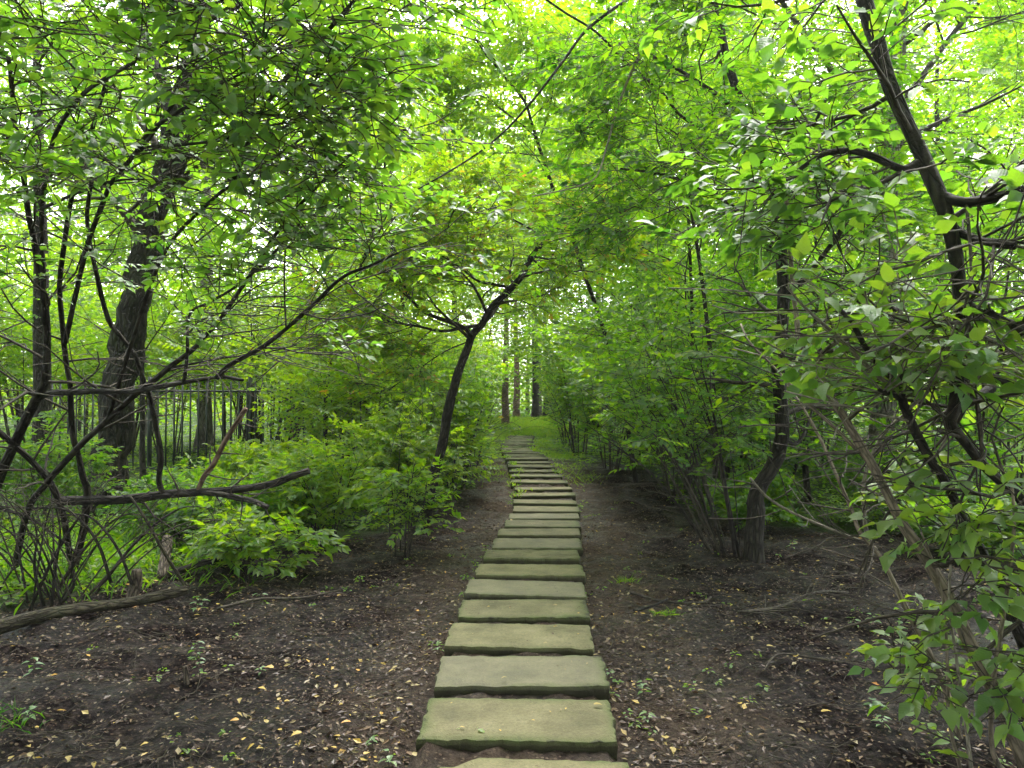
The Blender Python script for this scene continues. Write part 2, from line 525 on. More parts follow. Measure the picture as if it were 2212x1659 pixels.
def ground_mat():
    m, t, o = new_mat('mud')
    g = nd(t, 'ShaderNodeNewGeometry')
    pos = g.outputs['Position']
    n1 = nd(t, 'ShaderNodeTexNoise', {'Vector': pos, 'Scale': 1.3, 'Detail': 6., 'Roughness': .6})
    n2 = nd(t, 'ShaderNodeTexNoise', {'Vector': pos, 'Scale': 17., 'Detail': 7., 'Roughness': .7})
    n3 = nd(t, 'ShaderNodeTexNoise', {'Vector': pos, 'Scale': 75., 'Detail': 4., 'Roughness': .7})
    c = ramp(t, n2.outputs['Fac'], [(.34, (.006, .005, .0052)), (.48, (.017, .0138, .0138)), (.60, (.044, .034, .031)), (.75, (.105, .081, .070))]).outputs[0]
    vo = nd(t, 'ShaderNodeTexVoronoi', {'Vector': pos, 'Scale': 48., 'Randomness': 1.})
    vs = nd(t, 'ShaderNodeSeparateColor', {0: vo.outputs['Color']})
    v1 = nd(t, 'ShaderNodeMath', {0: vs.outputs[0], 1: .72}, operation='GREATER_THAN')
    v2 = nd(t, 'ShaderNodeMath', {0: vo.outputs['Distance'], 1: .42}, operation='LESS_THAN')
    v3 = nd(t, 'ShaderNodeMath', {0: v1.outputs[0], 1: v2.outputs[0]}, operation='MULTIPLY')
    crumb = ramp(t, vs.outputs[1], [(0, (.040, .028, .022)), (.5, (.10, .068, .050)), (.85, (.17, .13, .095)), (1, (.27, .23, .17))]).outputs[0]
    c = mixc(t, v3.outputs[0], c, crumb)
    tr = nd(t, 'ShaderNodeAttribute', attribute_name='trod')
    f1 = nd(t, 'ShaderNodeMath', {0: n1.outputs['Fac'], 1: n2.outputs['Fac']}, operation='ADD')
    f2 = nd(t, 'ShaderNodeMapRange', {0: f1.outputs[0], 1: .75, 2: 1.2, 3: 0., 4: 1.})
    f3 = nd(t, 'ShaderNodeMath', {0: f2.outputs[0], 1: tr.outputs['Fac']}, operation='MULTIPLY')
    tan = ramp(t, n3.outputs['Fac'], [(.3, (.05, .036, .028)), (.7, (.15, .115, .088))]).outputs[0]
    c = mixc(t, f3.outputs[0], c, tan)
    gr = nd(t, 'ShaderNodeAttribute', attribute_name='green')
    g2 = nd(t, 'ShaderNodeMath', {0: gr.outputs['Fac'], 1: n2.outputs['Fac']}, operation='MULTIPLY')
    g3 = nd(t, 'ShaderNodeMapRange', {0: g2.outputs[0], 1: .2, 2: .55, 3: 0., 4: .9})
    c = mixc(t, g3.outputs[0], c, (.055, .105, .018))
    ro = nd(t, 'ShaderNodeMapRange', {0: n1.outputs['Fac'], 1: .4, 2: .62, 3: .42, 4: .95})
    ro2 = nd(t, 'ShaderNodeMath', {0: ro.outputs[0], 1: f3.outputs[0]}, operation='MAXIMUM')
    sp_ = nd(t, 'ShaderNodeMapRange', {0: n1.outputs['Fac'], 1: .4, 2: .6, 3: .14, 4: .0})
    hh = nd(t, 'ShaderNodeMath', {0: n3.outputs['Fac'], 1: .35}, operation='MULTIPLY')
    h3 = nd(t, 'ShaderNodeMath', {0: v3.outputs[0], 1: .12}, operation='MULTIPLY')
    h4 = nd(t, 'ShaderNodeMath', {0: hh.outputs[0], 1: n2.outputs['Fac']}, operation='ADD')
    h2 = nd(t, 'ShaderNodeMath', {0: h4.outputs[0], 1: h3.outputs[0]}, operation='ADD')
    bm = nd(t, 'ShaderNodeBump', {'Strength': 1.0, 'Distance': .07, 'Height': h2.outputs[0]})
    b = nd(t, 'ShaderNodeBsdfPrincipled', {'Base Color': c, 'Roughness': ro2.outputs[0], 'Normal': bm.outputs[0], 'Specular IOR Level': sp_.outputs[0]})
    t.links.new(b.outputs[0], o.inputs[0])
    return m


def slab_mat():
    m, t, o = new_mat('slab_stone')
    g = nd(t, 'ShaderNodeNewGeometry')
    pos = g.outputs['Position']
    oi = nd(t, 'ShaderNodeObjectInfo')
    n1 = nd(t, 'ShaderNodeTexNoise', {'Vector': pos, 'Scale': 3.2, 'Detail': 5., 'Roughness': .6})
    n2 = nd(t, 'ShaderNodeTexNoise', {'Vector': pos, 'Scale': 60., 'Detail': 5., 'Roughness': .75})
    n3 = nd(t, 'ShaderNodeTexVoronoi', {'Vector': pos, 'Scale': 150.})
    c = ramp(t, n1.outputs['Fac'], [(.30, (.075, .073, .032)), (.45, (.125, .113, .054)), (.6, (.170, .152, .077)), (.75, (.215, .190, .115))]).outputs[0]
    sp = nd(t, 'ShaderNodeMapRange', {0: n2.outputs['Fac'], 1: .3, 2: .75, 3: .62, 4: 1.22})
    c = mixc(t, 1.0, c, sp.outputs[0], 'MULTIPLY')
    n5 = nd(t, 'ShaderNodeTexNoise', {'Vector': pos, 'Scale': 11., 'Detail': 6., 'Roughness': .7})
    st_ = nd(t, 'ShaderNodeMapRange', {0: n5.outputs['Fac'], 1: .58, 2: .72, 3: 0., 4: .6})
    c = mixc(t, st_.outputs[0], c, (.045, .042, .028))
    gy = nd(t, 'ShaderNodeMath', {0: oi.outputs['Random'], 1: .72}, operation='GREATER_THAN')
    gy2 = nd(t, 'ShaderNodeMath', {0: gy.outputs[0], 1: .4}, operation='MULTIPLY')
    c = mixc(t, gy2.outputs[0], c, (.098, .093, .075))
    rv = nd(t, 'ShaderNodeMapRange', {0: oi.outputs['Random'], 1: 0., 2: 1., 3: .75, 4: 1.15})
    c = mixc(t, 1.0, c, rv.outputs[0], 'MULTIPLY')
    ed = nd(t, 'ShaderNodeAttribute', attribute_name='edge')
    e1 = nd(t, 'ShaderNodeMath', {0: n1.outputs['Fac'], 1: ed.outputs['Fac']}, operation='MULTIPLY')
    e2 = nd(t, 'ShaderNodeMapRange', {0: e1.outputs[0], 1: .22, 2: .52, 3: 0., 4: .85})
    c = mixc(t, e2.outputs[0], c, (.042, .062, .010))
    d1 = nd(t, 'ShaderNodeMath', {0: n5.outputs['Fac'], 1: ed.outputs['Fac']}, operation='MULTIPLY')
    d2 = nd(t, 'ShaderNodeMapRange', {0: d1.outputs[0], 1: .44, 2: .60, 3: 0., 4: .85})
    c = mixc(t, d2.outputs[0], c, (.022, .017, .011))
    so = nd(t, 'ShaderNodeAttribute', attribute_name='soil')
    s2 = nd(t, 'ShaderNodeMath', {0: so.outputs['Fac'], 1: .93}, operation='MULTIPLY')
    sc = mixc(t, n1.outputs['Fac'], (.010, .0075, .005), (.030, .026, .012))
    c = mixc(t, s2.outputs[0], c, sc)
    h = nd(t, 'ShaderNodeMath', {0: n2.outputs['Fac'], 1: n3.outputs['Distance']}, operation='ADD')
    bm = nd(t, 'ShaderNodeBump', {'Strength': .5, 'Distance': .006, 'Height': h.outputs[0]})
    b = nd(t, 'ShaderNodeBsdfPrincipled', {'Base Color': c, 'Roughness': .8, 'Normal': bm.outputs[0], 'Specular IOR Level': .35})
    t.links.new(b.outputs[0], o.inputs[0])
    return m


M_MUD = ground_mat()
M_SLAB = slab_mat()
m, t, o = new_mat('fence_paint')
b = nd(t, 'ShaderNodeBsdfPrincipled', {'Base Color': (.012, .018, .018, 1), 'Roughness': .5})
t.links.new(b.outputs[0], o.inputs[0])
M_IRON = m

#STRUCTURE
# ------------------------------------------------------------------ ground, path
def green_mask(x, y):
    """how much low green growth covers the soil"""
    l = -1.0 - 1.9 * sstep(12, 7.5, y) - 2.0 * sstep(7.5, 5, y)
    r = 1.9 + 2.4 * sstep(11.5, 9, y) + 3 * sstep(9, 7, y) - .6 * sstep(15, 20, y)
    dx = x - path_x(y)
    wob = .5 * fbm(x * .9, y * .9, 3)
    gl = sstep(0, .9, (l - dx) + wob)
    gr = sstep(0, .9, (dx - r) + wob)
    far = sstep(15.5, 20, y) * (1 - .7 * np.exp(-(dx / .55) ** 2) * sstep(31, 27, y))
    return np.clip(np.maximum(np.maximum(gl, gr), far), 0, 1)


def build_ground():
    def axis(lo, hi, step, end, n):
        c = np.arange(lo, hi + 1e-6, step)
        g = np.geomspace(step, end, n)
        return c, g
    cx, gx = axis(-6.5, 6.5, .065, 260, 34)
    xs = np.concatenate([cx[0] - gx[::-1], cx, cx[-1] + gx])
    cy_, gy = axis(1.6, 14, .065, 380, 60)
    ys = np.concatenate([cy_[0] - np.geomspace(.06, 120, 16)[::-1], cy_, cy_[-1] + gy])
    X, Y = np.meshgrid(xs, ys)
    Z = gz(X, Y)
    far = sstep(25, 60, np.hypot(X, Y))
    Z = Z * (1 - far) + terr(Y) * far
    dx = X - path_x(Y)
    trod = np.exp(-((dx - .95 + .12 * np.sin(Y)) / .33) ** 2) * sstep(11.5, 7, Y) + .55 * np.exp(-((dx + .8) / .22) ** 2) * sstep(8, 5, Y) + .8 * np.exp(-(dx / .55) ** 4) + .55 * np.exp(-(dx / 1.25) ** 6) * sstep(5, 8, Y) + .30 * np.exp(-(dx / 1.0) ** 6)
    gm = green_mask(X, Y)
    ny, nx = X.shape
    idx = np.arange(nx * ny).reshape(ny, nx)
    q = np.stack([idx[:-1, :-1], idx[:-1, 1:], idx[1:, 1:], idx[1:, :-1]], -1).reshape(-1, 4)
    me = raw_mesh('ground', np.stack([X, Y, Z], -1).reshape(-1, 3), q.ravel(), np.arange(len(q)) * 4,
                  [('trod', 'FLOAT', np.clip(trod, 0, 1).ravel()), ('green', 'FLOAT', gm.ravel())], True, M_MUD)
    return link('ground', me, None, 'structure')


build_ground()


def build_path():
    ys = np.arange(2.2, 30, .12)
    us = np.linspace(-.53, .53, 12)
    Y, U = np.meshgrid(ys, us, indexing='ij')
    X = path_x(Y) + U
    Z = terr(Y) + .032 + .028 * sstep(11, 14, Y) + .045 * fbm(X * 8, Y * 8, 3)
    Z -= .09 * (np.abs(U) > .5)
    n0, n1 = X.shape
    idx = np.arange(n0 * n1).reshape(n0, n1)
    q = np.stack([idx[:-1, :-1], idx[:-1, 1:], idx[1:, 1:], idx[1:, :-1]], -1).reshape(-1, 4)
    me = raw_mesh('path', np.stack([X, Y, Z], -1).reshape(-1, 3), q.ravel(), np.arange(len(q)) * 4,
                  [('trod', 'FLOAT', np.full(X.size, .75)), ('green', 'FLOAT', (.8 * sstep(12, 18, Y)).ravel())], True, M_MUD)
    p = link('path', me, None, 'structure')
    # slabs: a closed block with worn, wandering edges
    for n in range(-1, 38):
        yf = 3.71 + .69 * n
        if yf > 29.3:
            break
        near = n < 9
        nu, nv = (34, 18) if near else (14, 8)
        wdt = 1.0 + R.normal(0, .018)
        dep = .505 + R.normal(0, .012)
        u = np.linspace(-1, 1, nu)
        v = np.linspace(-1, 1, nv)
        U, V = np.meshgrid(u, v, indexing='ij')
        s = R.random() * 100
        # corners a little round
        cr = 1 - .012 * np.clip((np.abs(U) ** 8) * (np.abs(V) ** 8), 0, 1)
        ex = U * wdt / 2 * cr + (np.abs(U) > .999) * .026 * fbm(V * 6 + s, U + s, 3)
        ey = V * dep / 2 * cr + (np.abs(V) > .999) * (.016 * vnoise(U * 9 + s, V + s) + .014 * vnoise(U * 31 + s, V))
        rough = .016 if n == 6 else .006
        z = rough * fbm(U * 5 + s, V * 3 + s, 4)
        em = np.minimum((1 - np.abs(U)) * wdt / 2, (1 - np.abs(V)) * dep / 2)
        z -= .004 * np.exp(-(em / .012) ** 2) + .002 * np.exp(-(em / .05))
        if n == -1:                                       # the nearest one has lost its left corner
            cut = np.clip((-.72 - U) * 2 + (V - .25), 0, 1)
            ex += cut * .16
            ey -= cut * .09
        top = np.stack([ex, ey, z], -1)
        ring = [(i, 0) for i in range(nu)] + [(nu - 1, j) for j in range(1, nv)] + [(i, nv - 1) for i in range(nu - 2, -1, -1)] + [(0, j) for j in range(nv - 2, 0, -1)]
        rg = np.array(ring)
        rim = top[rg[:, 0], rg[:, 1]]
        outw = nrm(rim * np.array([1, 2, 0]))
        lows = []
        for dz, off in ((-.022, .006), (-.06, .002), (-.16, -.004)):
            q_ = rim + outw * (off + .006 * vnoise(np.arange(len(rg)) * .7 + dz * 90, np.full(len(rg), s))[:, None])
            q_[:, 2] = rim[:, 2] + dz
            lows.append(q_)
        co = np.concatenate([top.reshape(-1, 3)] + lows)
        idx = np.arange(nu * nv).reshape(nu, nv)
        q = np.stack([idx[:-1, :-1], idx[1:, :-1], idx[1:, 1:], idx[:-1, 1:]], -1).reshape(-1, 4)
        fs = [q]
        a = idx[rg[:, 0], rg[:, 1]]
        m_ = len(rg)
        for k in range(3):
            b_ = nu * nv + k * m_ + np.arange(m_)
            fs.append(np.stack([a, b_, np.roll(b_, -1), np.roll(a, -1)], -1))
            a = b_
        q = np.concatenate(fs)
        mossy = .55 + .5 * float(sstep(12, 19, np.array(yf))) + (.15 if n % 3 == 0 else 0)
        eg = np.exp(-(em / (.07 if near else .1))) * (1.0 + .5 * (U > .6) * (n % 2)) * mossy + .30 * mossy
        edge = np.concatenate([eg.ravel(), np.full(3 * m_, .9 * mossy)])
        soil = np.concatenate([np.zeros(nu * nv), np.full(m_, .75), np.full(m_, 1.), np.full(m_, 1.)])
        me = raw_mesh('slab', co, q[:, ::1].ravel(), np.arange(len(q)) * 4, [('edge', 'FLOAT', np.clip(edge, 0, 1.3)), ('soil', 'FLOAT', soil)], False, M_SLAB)
        o = link('slab', me, p)
        yc = yf + dep / 2
        slope = (float(path_x(yc + .4)) - float(path_x(yc - .4))) / .8
        o.location = (float(path_x(yc)) + R.normal(0, .012), yc, float(terr(np.array(yc))) + .086 + R.normal(0, .007))
        o.rotation_euler = (R.normal(0, .014), R.normal(0, .012), -.25 * math.atan(slope) + R.normal(0, .012) - .012)


build_path()

#PLANTS
# ------------------------------------------------------------------ plants
def polyline_radius(K, r0, r1, p=1.0):
    u = np.linspace(0, 1, K) ** p
    return r0 * (1 - u) + r1 * u


def plant(name, label, cat, stems, levels, leaf, group=None, bark=None, twig_bark=None, lmat=None, shape='quad', sides=10, base=None,
          keep=None, twigs_drawn=True, part='trunk', rough=.12, singles=0, flare=0., crown_name='crown'):
    """stems: (points, radius at the foot, radius at the tip[, part name[, material]]); levels: sprout() settings, the last one bears leaves"""
    bark = bark or M_BARK
    twig_bark = twig_bark or M_TWIG
    lmat = lmat or M_LEAF
    b = np.array(base if base is not None else stems[0][0][0], float)
    root = thing(name, b, label, cat, group)
    Ks = 16
    hosts, hrad = [], []
    for st in stems:
        pts, r0, r1 = st[:3]
        pn = st[3] if len(st) > 3 else part
        mt = (st[4] if len(st) > 4 else None) or bark
        K = max(Ks, int(len(pts) * 4))
        pp = resample(pts, K)
        seg = np.linalg.norm(np.diff(pp, axis=0), axis=1).sum()
        wob = np.stack([vnoise(np.linspace(0, seg * 3, K) + R.random() * 99, np.full(K, R.random() * 9)) for _ in range(3)], -1)
        wob[0] *= 0
        pp = pp + wob * r0 * .5
        rr = polyline_radius(K, r0, r1, .9)
        if flare and pn == 'trunk':
            z = pp[:, 2] - pp[0, 2]
            rr = rr * (1 + flare * np.exp(-np.clip(z, 0, 9) / .25))
        tb = Tubes()
        tb.add(pp, rr, sides, rough)
        tb.build(pn, mt, root)
        if len(st) > 5 and st[5] == 'bare':
            continue
        hosts.append(resample(pp, Ks))
        hrad.append(np.interp(np.linspace(0, 1, Ks), np.linspace(0, 1, K), rr))
    H, HR = np.stack(hosts), np.stack(hrad)
    tb = Tubes()
    keep = keep or clear_of_path
    lv = Leaves()
    for li, lev in enumerate(levels):
        lev = dict(lev)
        sd = lev.pop('sides', 3)
        bare = lev.pop('bare', False)
        draw = lev.pop('draw', True)
        C, CR = sprout(H, HR, **lev)
        if li == len(levels) - 1:
            if keep:
                C, CR = cull_tw(C, CR, keep)
        if draw and (li < len(levels) - 1 or twigs_drawn):
            tb.add(C, CR, sd, 0, False)
        H, HR = C, CR
    if tb.nv:
        tb.build('twigwork', twig_bark, root, 'stuff')
    if leaf:
        a = leafy(H, **leaf)
        if keep:
            a = cull(a, keep)
        if len(a[0]):
            if singles:
                dist = np.linalg.norm(a[0] - CAM, axis=1)
                vx = (a[0][:, 0] / np.maximum(a[0][:, 1], .2)) * FPX + 1106
                vy = 867 - (a[0][:, 2] - CAM[2]) / np.maximum(a[0][:, 1], .2) * FPX
                off = (vx < 0) | (vx > 2212) | (vy < 0) | (vy > 1659)
                score = dist / np.maximum(a[3], .01) + 1e6 * off
                od = np.argsort(score)
                one, rest = od[:singles], od[singles:]
                single_leaves(root, [q[one] for q in a], lmat, shape)
                a = [q[rest] for q in a]
            if len(a[0]):
                lv.add(*a)
                lv.build(crown_name, lmat, root, shape)
    return root


_LEAFMESH = {}


def leaf_mesh(mat, shape, k):
    """a few shared unit leaves, each with its own tint"""
    key = (mat.name, shape, k)
    if key not in _LEAFMESH:
        z = np.zeros((1, 3))
        _LEAFMESH[key] = Leaves().mesh('leaf', mat, shape, (z, np.array([[1., 0, 0]]), np.array([[0, 0, 1.]]), np.ones(1), np.array([.6]), np.array([(k + .5) / 10])))
    return _LEAFMESH[key]


def single_leaves(root, a, mat, shape, name='leaf'):
    p, d, n, L, W, t = a
    d = nrm(d)
    n = nrm(n - (n * d).sum(-1, keepdims=True) * d)
    s = np.cross(n, d)
    inv = Matrix.Translation(-root.location)
    for i in range(len(p)):
        o = bpy.data.objects.new(name, leaf_mesh(mat, shape, int(np.clip(t[i], 0, .999) * 10)))
        COL.objects.link(o)
        o.parent = root
        o.matrix_parent_inverse = inv
        w_ = W[i] / .6
        o.matrix_basis = Matrix(((d[i, 0] * L[i], s[i, 0] * w_, n[i, 0] * L[i], p[i, 0]), (d[i, 1] * L[i], s[i, 1] * w_, n[i, 1] * L[i], p[i, 1]),
                                 (d[i, 2] * L[i], s[i, 2] * w_, n[i, 2] * L[i], p[i, 2]), (0, 0, 0, 1)))


def VP(lst):
    """list of (x, y, depth) picture-grid points -> world"""
    return np.array([P(*q) for q in lst])


def foot(x, y, d):
    """ground point under picture column x at depth d"""
    p = P(x, y, d)
    p[2] = float(gz(p[0], p[1]))
    return p



# ------------------------------------------------------------------ trees and shrubs that the photograph shows one by one
def at_d(lst, d):
    return [(x, y, d) for x, y in lst]


def high(zmin, slope=0.0):
    def f(p):
        return clear_of_path(p) & (p[:, 2] > zmin + slope * p[:, 1] + .25 * np.sin(p[:, 0] * 5))
    return f


# big dark tree on the left, leaning right as it rises
b0 = foot(236, 1112, 11.7)
plant('tree', 'stout dark tree with deeply ridged bark leaning behind the tangled branches on the left', 'tree',
      [(np.vstack([b0 - [0, 0, .15], VP(at_d([(236, 1040), (243, 940), (257, 836), (276, 740), (296, 640), (318, 540), (345, 420), (380, 280), (420, 110), (450, -80), (470, -330)], 11.7))]), .305, .12),
       (VP([(335, 460, 11.7), (420, 300, 11.2), (520, 160, 10.6), (640, 20, 10), (760, -120, 9.5)]), .12, .03, 'limb'),
       (VP([(385, 270, 11.7), (320, 100, 12), (230, -60, 12.5)]), .12, .03, 'limb'),
       (VP([(450, -80, 11.7), (600, -230, 11), (760, -350, 10.5)]), .1, .03, 'limb')],
      [dict(n=6, t0=.5, length=3.0, ang=60, K=6, wig=.16, up=.1, rmul=.4, sides=5), dict(n=8, t0=.2, length=1.3, ang=50, K=5, flat=.5, wig=.2),
       dict(n=8, t0=.15, length=.5, ang=50, K=4, flat=.35, wig=.15)],
      dict(pairs=5, L=.085, tint=(.30, .12)), bark=M_BIG, sides=22, flare=.25, rough=.16, keep=high(3.6), twigs_drawn=False)

# forked dark tree beside the path
b0 = foot(916, 1118, 10.9)
plant('tree', 'slender dark forked tree with yellowing leaves leaning over the stone path', 'tree',
      [(np.vstack([b0 - [0, 0, .12], VP(at_d([(926, 1085), (937, 1036), (954, 970), (970, 886), (987, 820), (1007, 760), (1020, 726), (1037, 703), (1064, 663), (1097, 630), (1120, 603), (1140, 570), (1150, 553), (1185, 510), (1215, 470), (1245, 435), (1290, 395)], 10.6))]), .080, .022),
       (VP(at_d([(1019, 728), (1004, 710), (970, 696), (924, 676), (887, 646), (864, 600), (847, 563), (850, 520), (872, 470), (880, 400)], 10.5)), .036, .010, 'limb'),
       (VP([(1034, 703, 10.6), (997, 709, 10.5), (954, 716, 10.3), (904, 705, 10.1), (854, 696, 9.9), (770, 676, 9.6), (690, 662, 9.4)]), .026, .006, 'limb'),
       (VP([(1107, 622, 10.6), (1064, 613, 10.4), (1030, 606, 10.2), (997, 580, 10), (957, 553, 9.8), (900, 520, 9.5)]), .024, .006, 'limb'),
       (VP([(1020, 735, 10.6), (960, 760, 10.4), (900, 800, 10.1), (830, 850, 9.8)]), .012, .004, 'limb'),
       (VP([(1178, 516, 10.6), (1120, 480, 10.3), (1060, 455, 10), (990, 420, 9.7)]), .018, .005, 'limb'),
       (VP([(1150, 553, 10.6), (1190, 560, 10.2), (1235, 548, 9.8), (1280, 520, 9.5)]), .016, .005, 'limb')],
      [dict(n=12, t0=.38, length=1.35, ang=55, K=6, wig=.2, flat=.5, rmul=.5, sides=5), dict(n=7, t0=.15, length=.55, ang=45, K=4, flat=.4, wig=.2), dict(n=4, t0=.2, length=.26, ang=45, K=4, flat=.35)],
      dict(pairs=5, L=.078, tint=(.66, .11), drop=.2, tmax=.94), sides=14, rough=.12, keep=lambda p: clear_of_path(p, .5, 2.2) & (p[:, 2] > 1.75), flare=.2)

# crooked dark tree on the right
b0 = foot(1628, 1216, 8.2)
plant('tree', 'dark crooked tree with an elbow low in its trunk right of the stone path', 'tree',
      [(np.vstack([b0 - [0, 0, .1], VP(at_d([(1630, 1160), (1633, 1100), (1640, 1058), (1661, 1020), (1682, 985), (1689, 935), (1686, 860), (1683, 800), (1688, 720), (1691, 620), (1684, 500), (1660, 380), (1610, 250), (1560, 90), (1540, -120)], 8.2))]), .10, .04),
       (VP([(1683, 930, 8.2), (1715, 960, 8.2), (1740, 930, 8.3), (1760, 860, 8.5)]), .03, .01, 'limb'),
       (VP([(1690, 650, 8.2), (1740, 600, 8), (1800, 520, 7.8), (1850, 430, 7.6)]), .04, .012, 'limb'),
       (VP([(1686, 560, 8.2), (1620, 480, 8), (1540, 420, 7.7), (1440, 380, 7.5), (1340, 365, 7.3)]), .035, .01, 'limb'),
       (VP([(1665, 400, 8.2), (1740, 300, 7.8), (1810, 160, 7.5)]), .035, .01, 'limb'),
       (VP([(1545, -60, 8.2), (1450, -45, 7.6), (1354, 0, 7), (1270, 63, 6.8), (1210, 140, 6.6), (1154, 213, 6.5), (1087, 287, 6.4), (1004, 350, 6.3), (900, 410, 6.2)]), .017, .006, 'limb', None, 'bare'),
       (VP([(1640, 330, 8.2), (1560, 300, 8), (1474, 253, 7.6), (1430, 200, 7.5), (1354, 137, 7.3), (1287, 70, 7.1), (1214, 23, 6.9), (1130, -40, 6.7)]), .019, .009, 'limb', None, 'bare'),
       (VP([(1455, -60, 7), (1437, 0, 7), (1390, 100, 6.9), (1357, 173, 6.9), (1330, 247, 6.8), (1310, 320, 6.8), (1287, 383, 6.7), (1237, 407, 6.6), (1150, 425, 6.5)]), .016, .006, 'limb', M_TWIGP, 'bare'),
       (VP([(1610, 250, 8.2), (1500, 170, 7.6), (1380, 110, 7.1)]), .03, .01, 'limb')],
      [dict(n=10, t0=.42, length=1.5, ang=60, K=6, wig=.2, flat=.6, rmul=.45, sides=5), dict(n=8, t0=.15, length=.7, ang=50, K=5, flat=.4), dict(n=6, t0=.1, length=.33, ang=45, K=4, flat=.35)],
      dict(pairs=4, L=.078, tint=(.30, .13)), sides=14, rough=.14, flare=.35, keep=high(2.3))

# grey-barked tree on the right
b0 = foot(1908, 1104, 12.0)
plant('tree', 'straight grey-brown tree with flaking bark behind the leaning stems on the right', 'tree',
      [(np.vstack([b0 - [0, 0, .15], VP(at_d([(1907, 1000), (1906, 886), (1911, 720), (1917, 553), (1920, 380), (1935, 180), (1950, -50), (1960, -350)], 12))]), .20, .09),
       (VP([(1920, 330, 12), (1820, 180, 11.5), (1700, 20, 11), (1600, -130, 10.6)]), .07, .02, 'limb'),
       (VP([(1930, 250, 12), (2040, 100, 11.8), (2160, -60, 11.5)]), .07, .02, 'limb')],
      [dict(n=11, t0=.5, length=2.6, ang=60, K=6, up=.1, wig=.16, rmul=.4, sides=5), dict(n=8, t0=.2, length=1.2, ang=50, K=5, flat=.5), dict(n=7, t0=.15, length=.45, ang=50, K=4, flat=.35)],
      dict(pairs=5, L=.085, tint=(.42, .13)), bark=M_GREY, sides=18, rough=.1, flare=.3, keep=high(4.0), twigs_drawn=False)

# leaning tree at the right edge, roots out of the picture
plant('tree', 'leaning furrowed tree whose bare limbs fork at the right edge of the view', 'tree',
      [(np.vstack([foot(2330, 1650, 3.7) - [0, 0, .1], VP([(2290, 1250, 3.6), (2212, 1090, 3.5), (2175, 1053, 3.48), (2118, 996, 3.45), (2075, 948, 3.42), (2054, 912, 3.4)]), ]), .026, .021),
       (VP([(2052, 918, 3.4), (2064, 866, 3.4), (2071, 766, 3.4), (2075, 670, 3.4), (2068, 553, 3.42), (2048, 467, 3.45), (2021, 400, 3.5), (1988, 327, 3.55), (1951, 250, 3.6), (1915, 167, 3.65), (1888, 73, 3.7), (1868, 0, 3.75), (1845, -120, 3.85), (1800, -330, 4)]), .026, .039),
       (VP([(1985, 352, 3.52), (1960, 364, 3.52), (1938, 360, 3.52), (1875, 333, 3.55), (1825, 325, 3.6), (1775, 335, 3.7), (1721, 372, 3.8), (1680, 400, 3.9)]), .021, .009, 'limb'),
       (VP([(2036, 425, 3.48), (2070, 434, 3.4), (2108, 433, 3.35), (2212, 411, 3.2), (2330, 380, 3.1)]), .025, .02, 'limb'),
       (VP([(2060, 492, 3.45), (2090, 508, 3.4), (2125, 520, 3.3), (2165, 527, 3.2), (2195, 531, 3.15)]), .019, .015, 'limb'),
       (VP([(2076, 655, 3.4), (2108, 668, 3.35), (2141, 682, 3.3), (2212, 718, 3.2), (2330, 770, 3.1)]), .024, .023, 'limb'),
       (VP([(2068, 765, 3.4), (2035, 748, 3.45), (2008, 730, 3.5), (1980, 708, 3.6), (1951, 684, 3.7), (1915, 650, 3.85)]), .021, .012, 'limb'),
       (VP([(1980, 672, 4.1), (2015, 686, 4.1), (2060, 703, 4.1), (2108, 723, 4.05), (2212, 785, 3.95), (2330, 860, 3.9)]), .020, .032, 'limb'),
       (VP([(2040, 830, 3.9), (2085, 816, 3.85), (2141, 815, 3.8), (2212, 838, 3.7), (2330, 880, 3.6)]), .012, .026, 'limb'),
       (VP([(2141, 838, 3.7), (2110, 858, 3.6), (2070, 880, 3.45)]), .026, .022, 'limb'),
       (VP([(2125, 830, 3.9), (2190, 780, 3.8), (2260, 720, 3.7)]), .012, .006, 'limb')],
      [dict(n=6, t0=.3, length=1.0, ang=60, K=6, wig=.2, flat=.6, rmul=.4, sides=6), dict(n=7, t0=.15, length=.5, ang=50, K=5, flat=.4), dict(n=3, t0=.1, length=.22, ang=45, K=4, flat=.4)],
      dict(pairs=3, L=.078, asp=.66, tint=(.40, .12), drop=.3), bark=M_BARK, lmat=M_NEAR, shape='ovate', sides=16, rough=.14,
      keep=lambda p: clear_of_path(p, 1.1) & (p[:, 2] > 2.45) & (np.abs(p[:, 0] / p[:, 1] - .60) > .0), singles=300, base=foot(2330, 1650, 3.7))

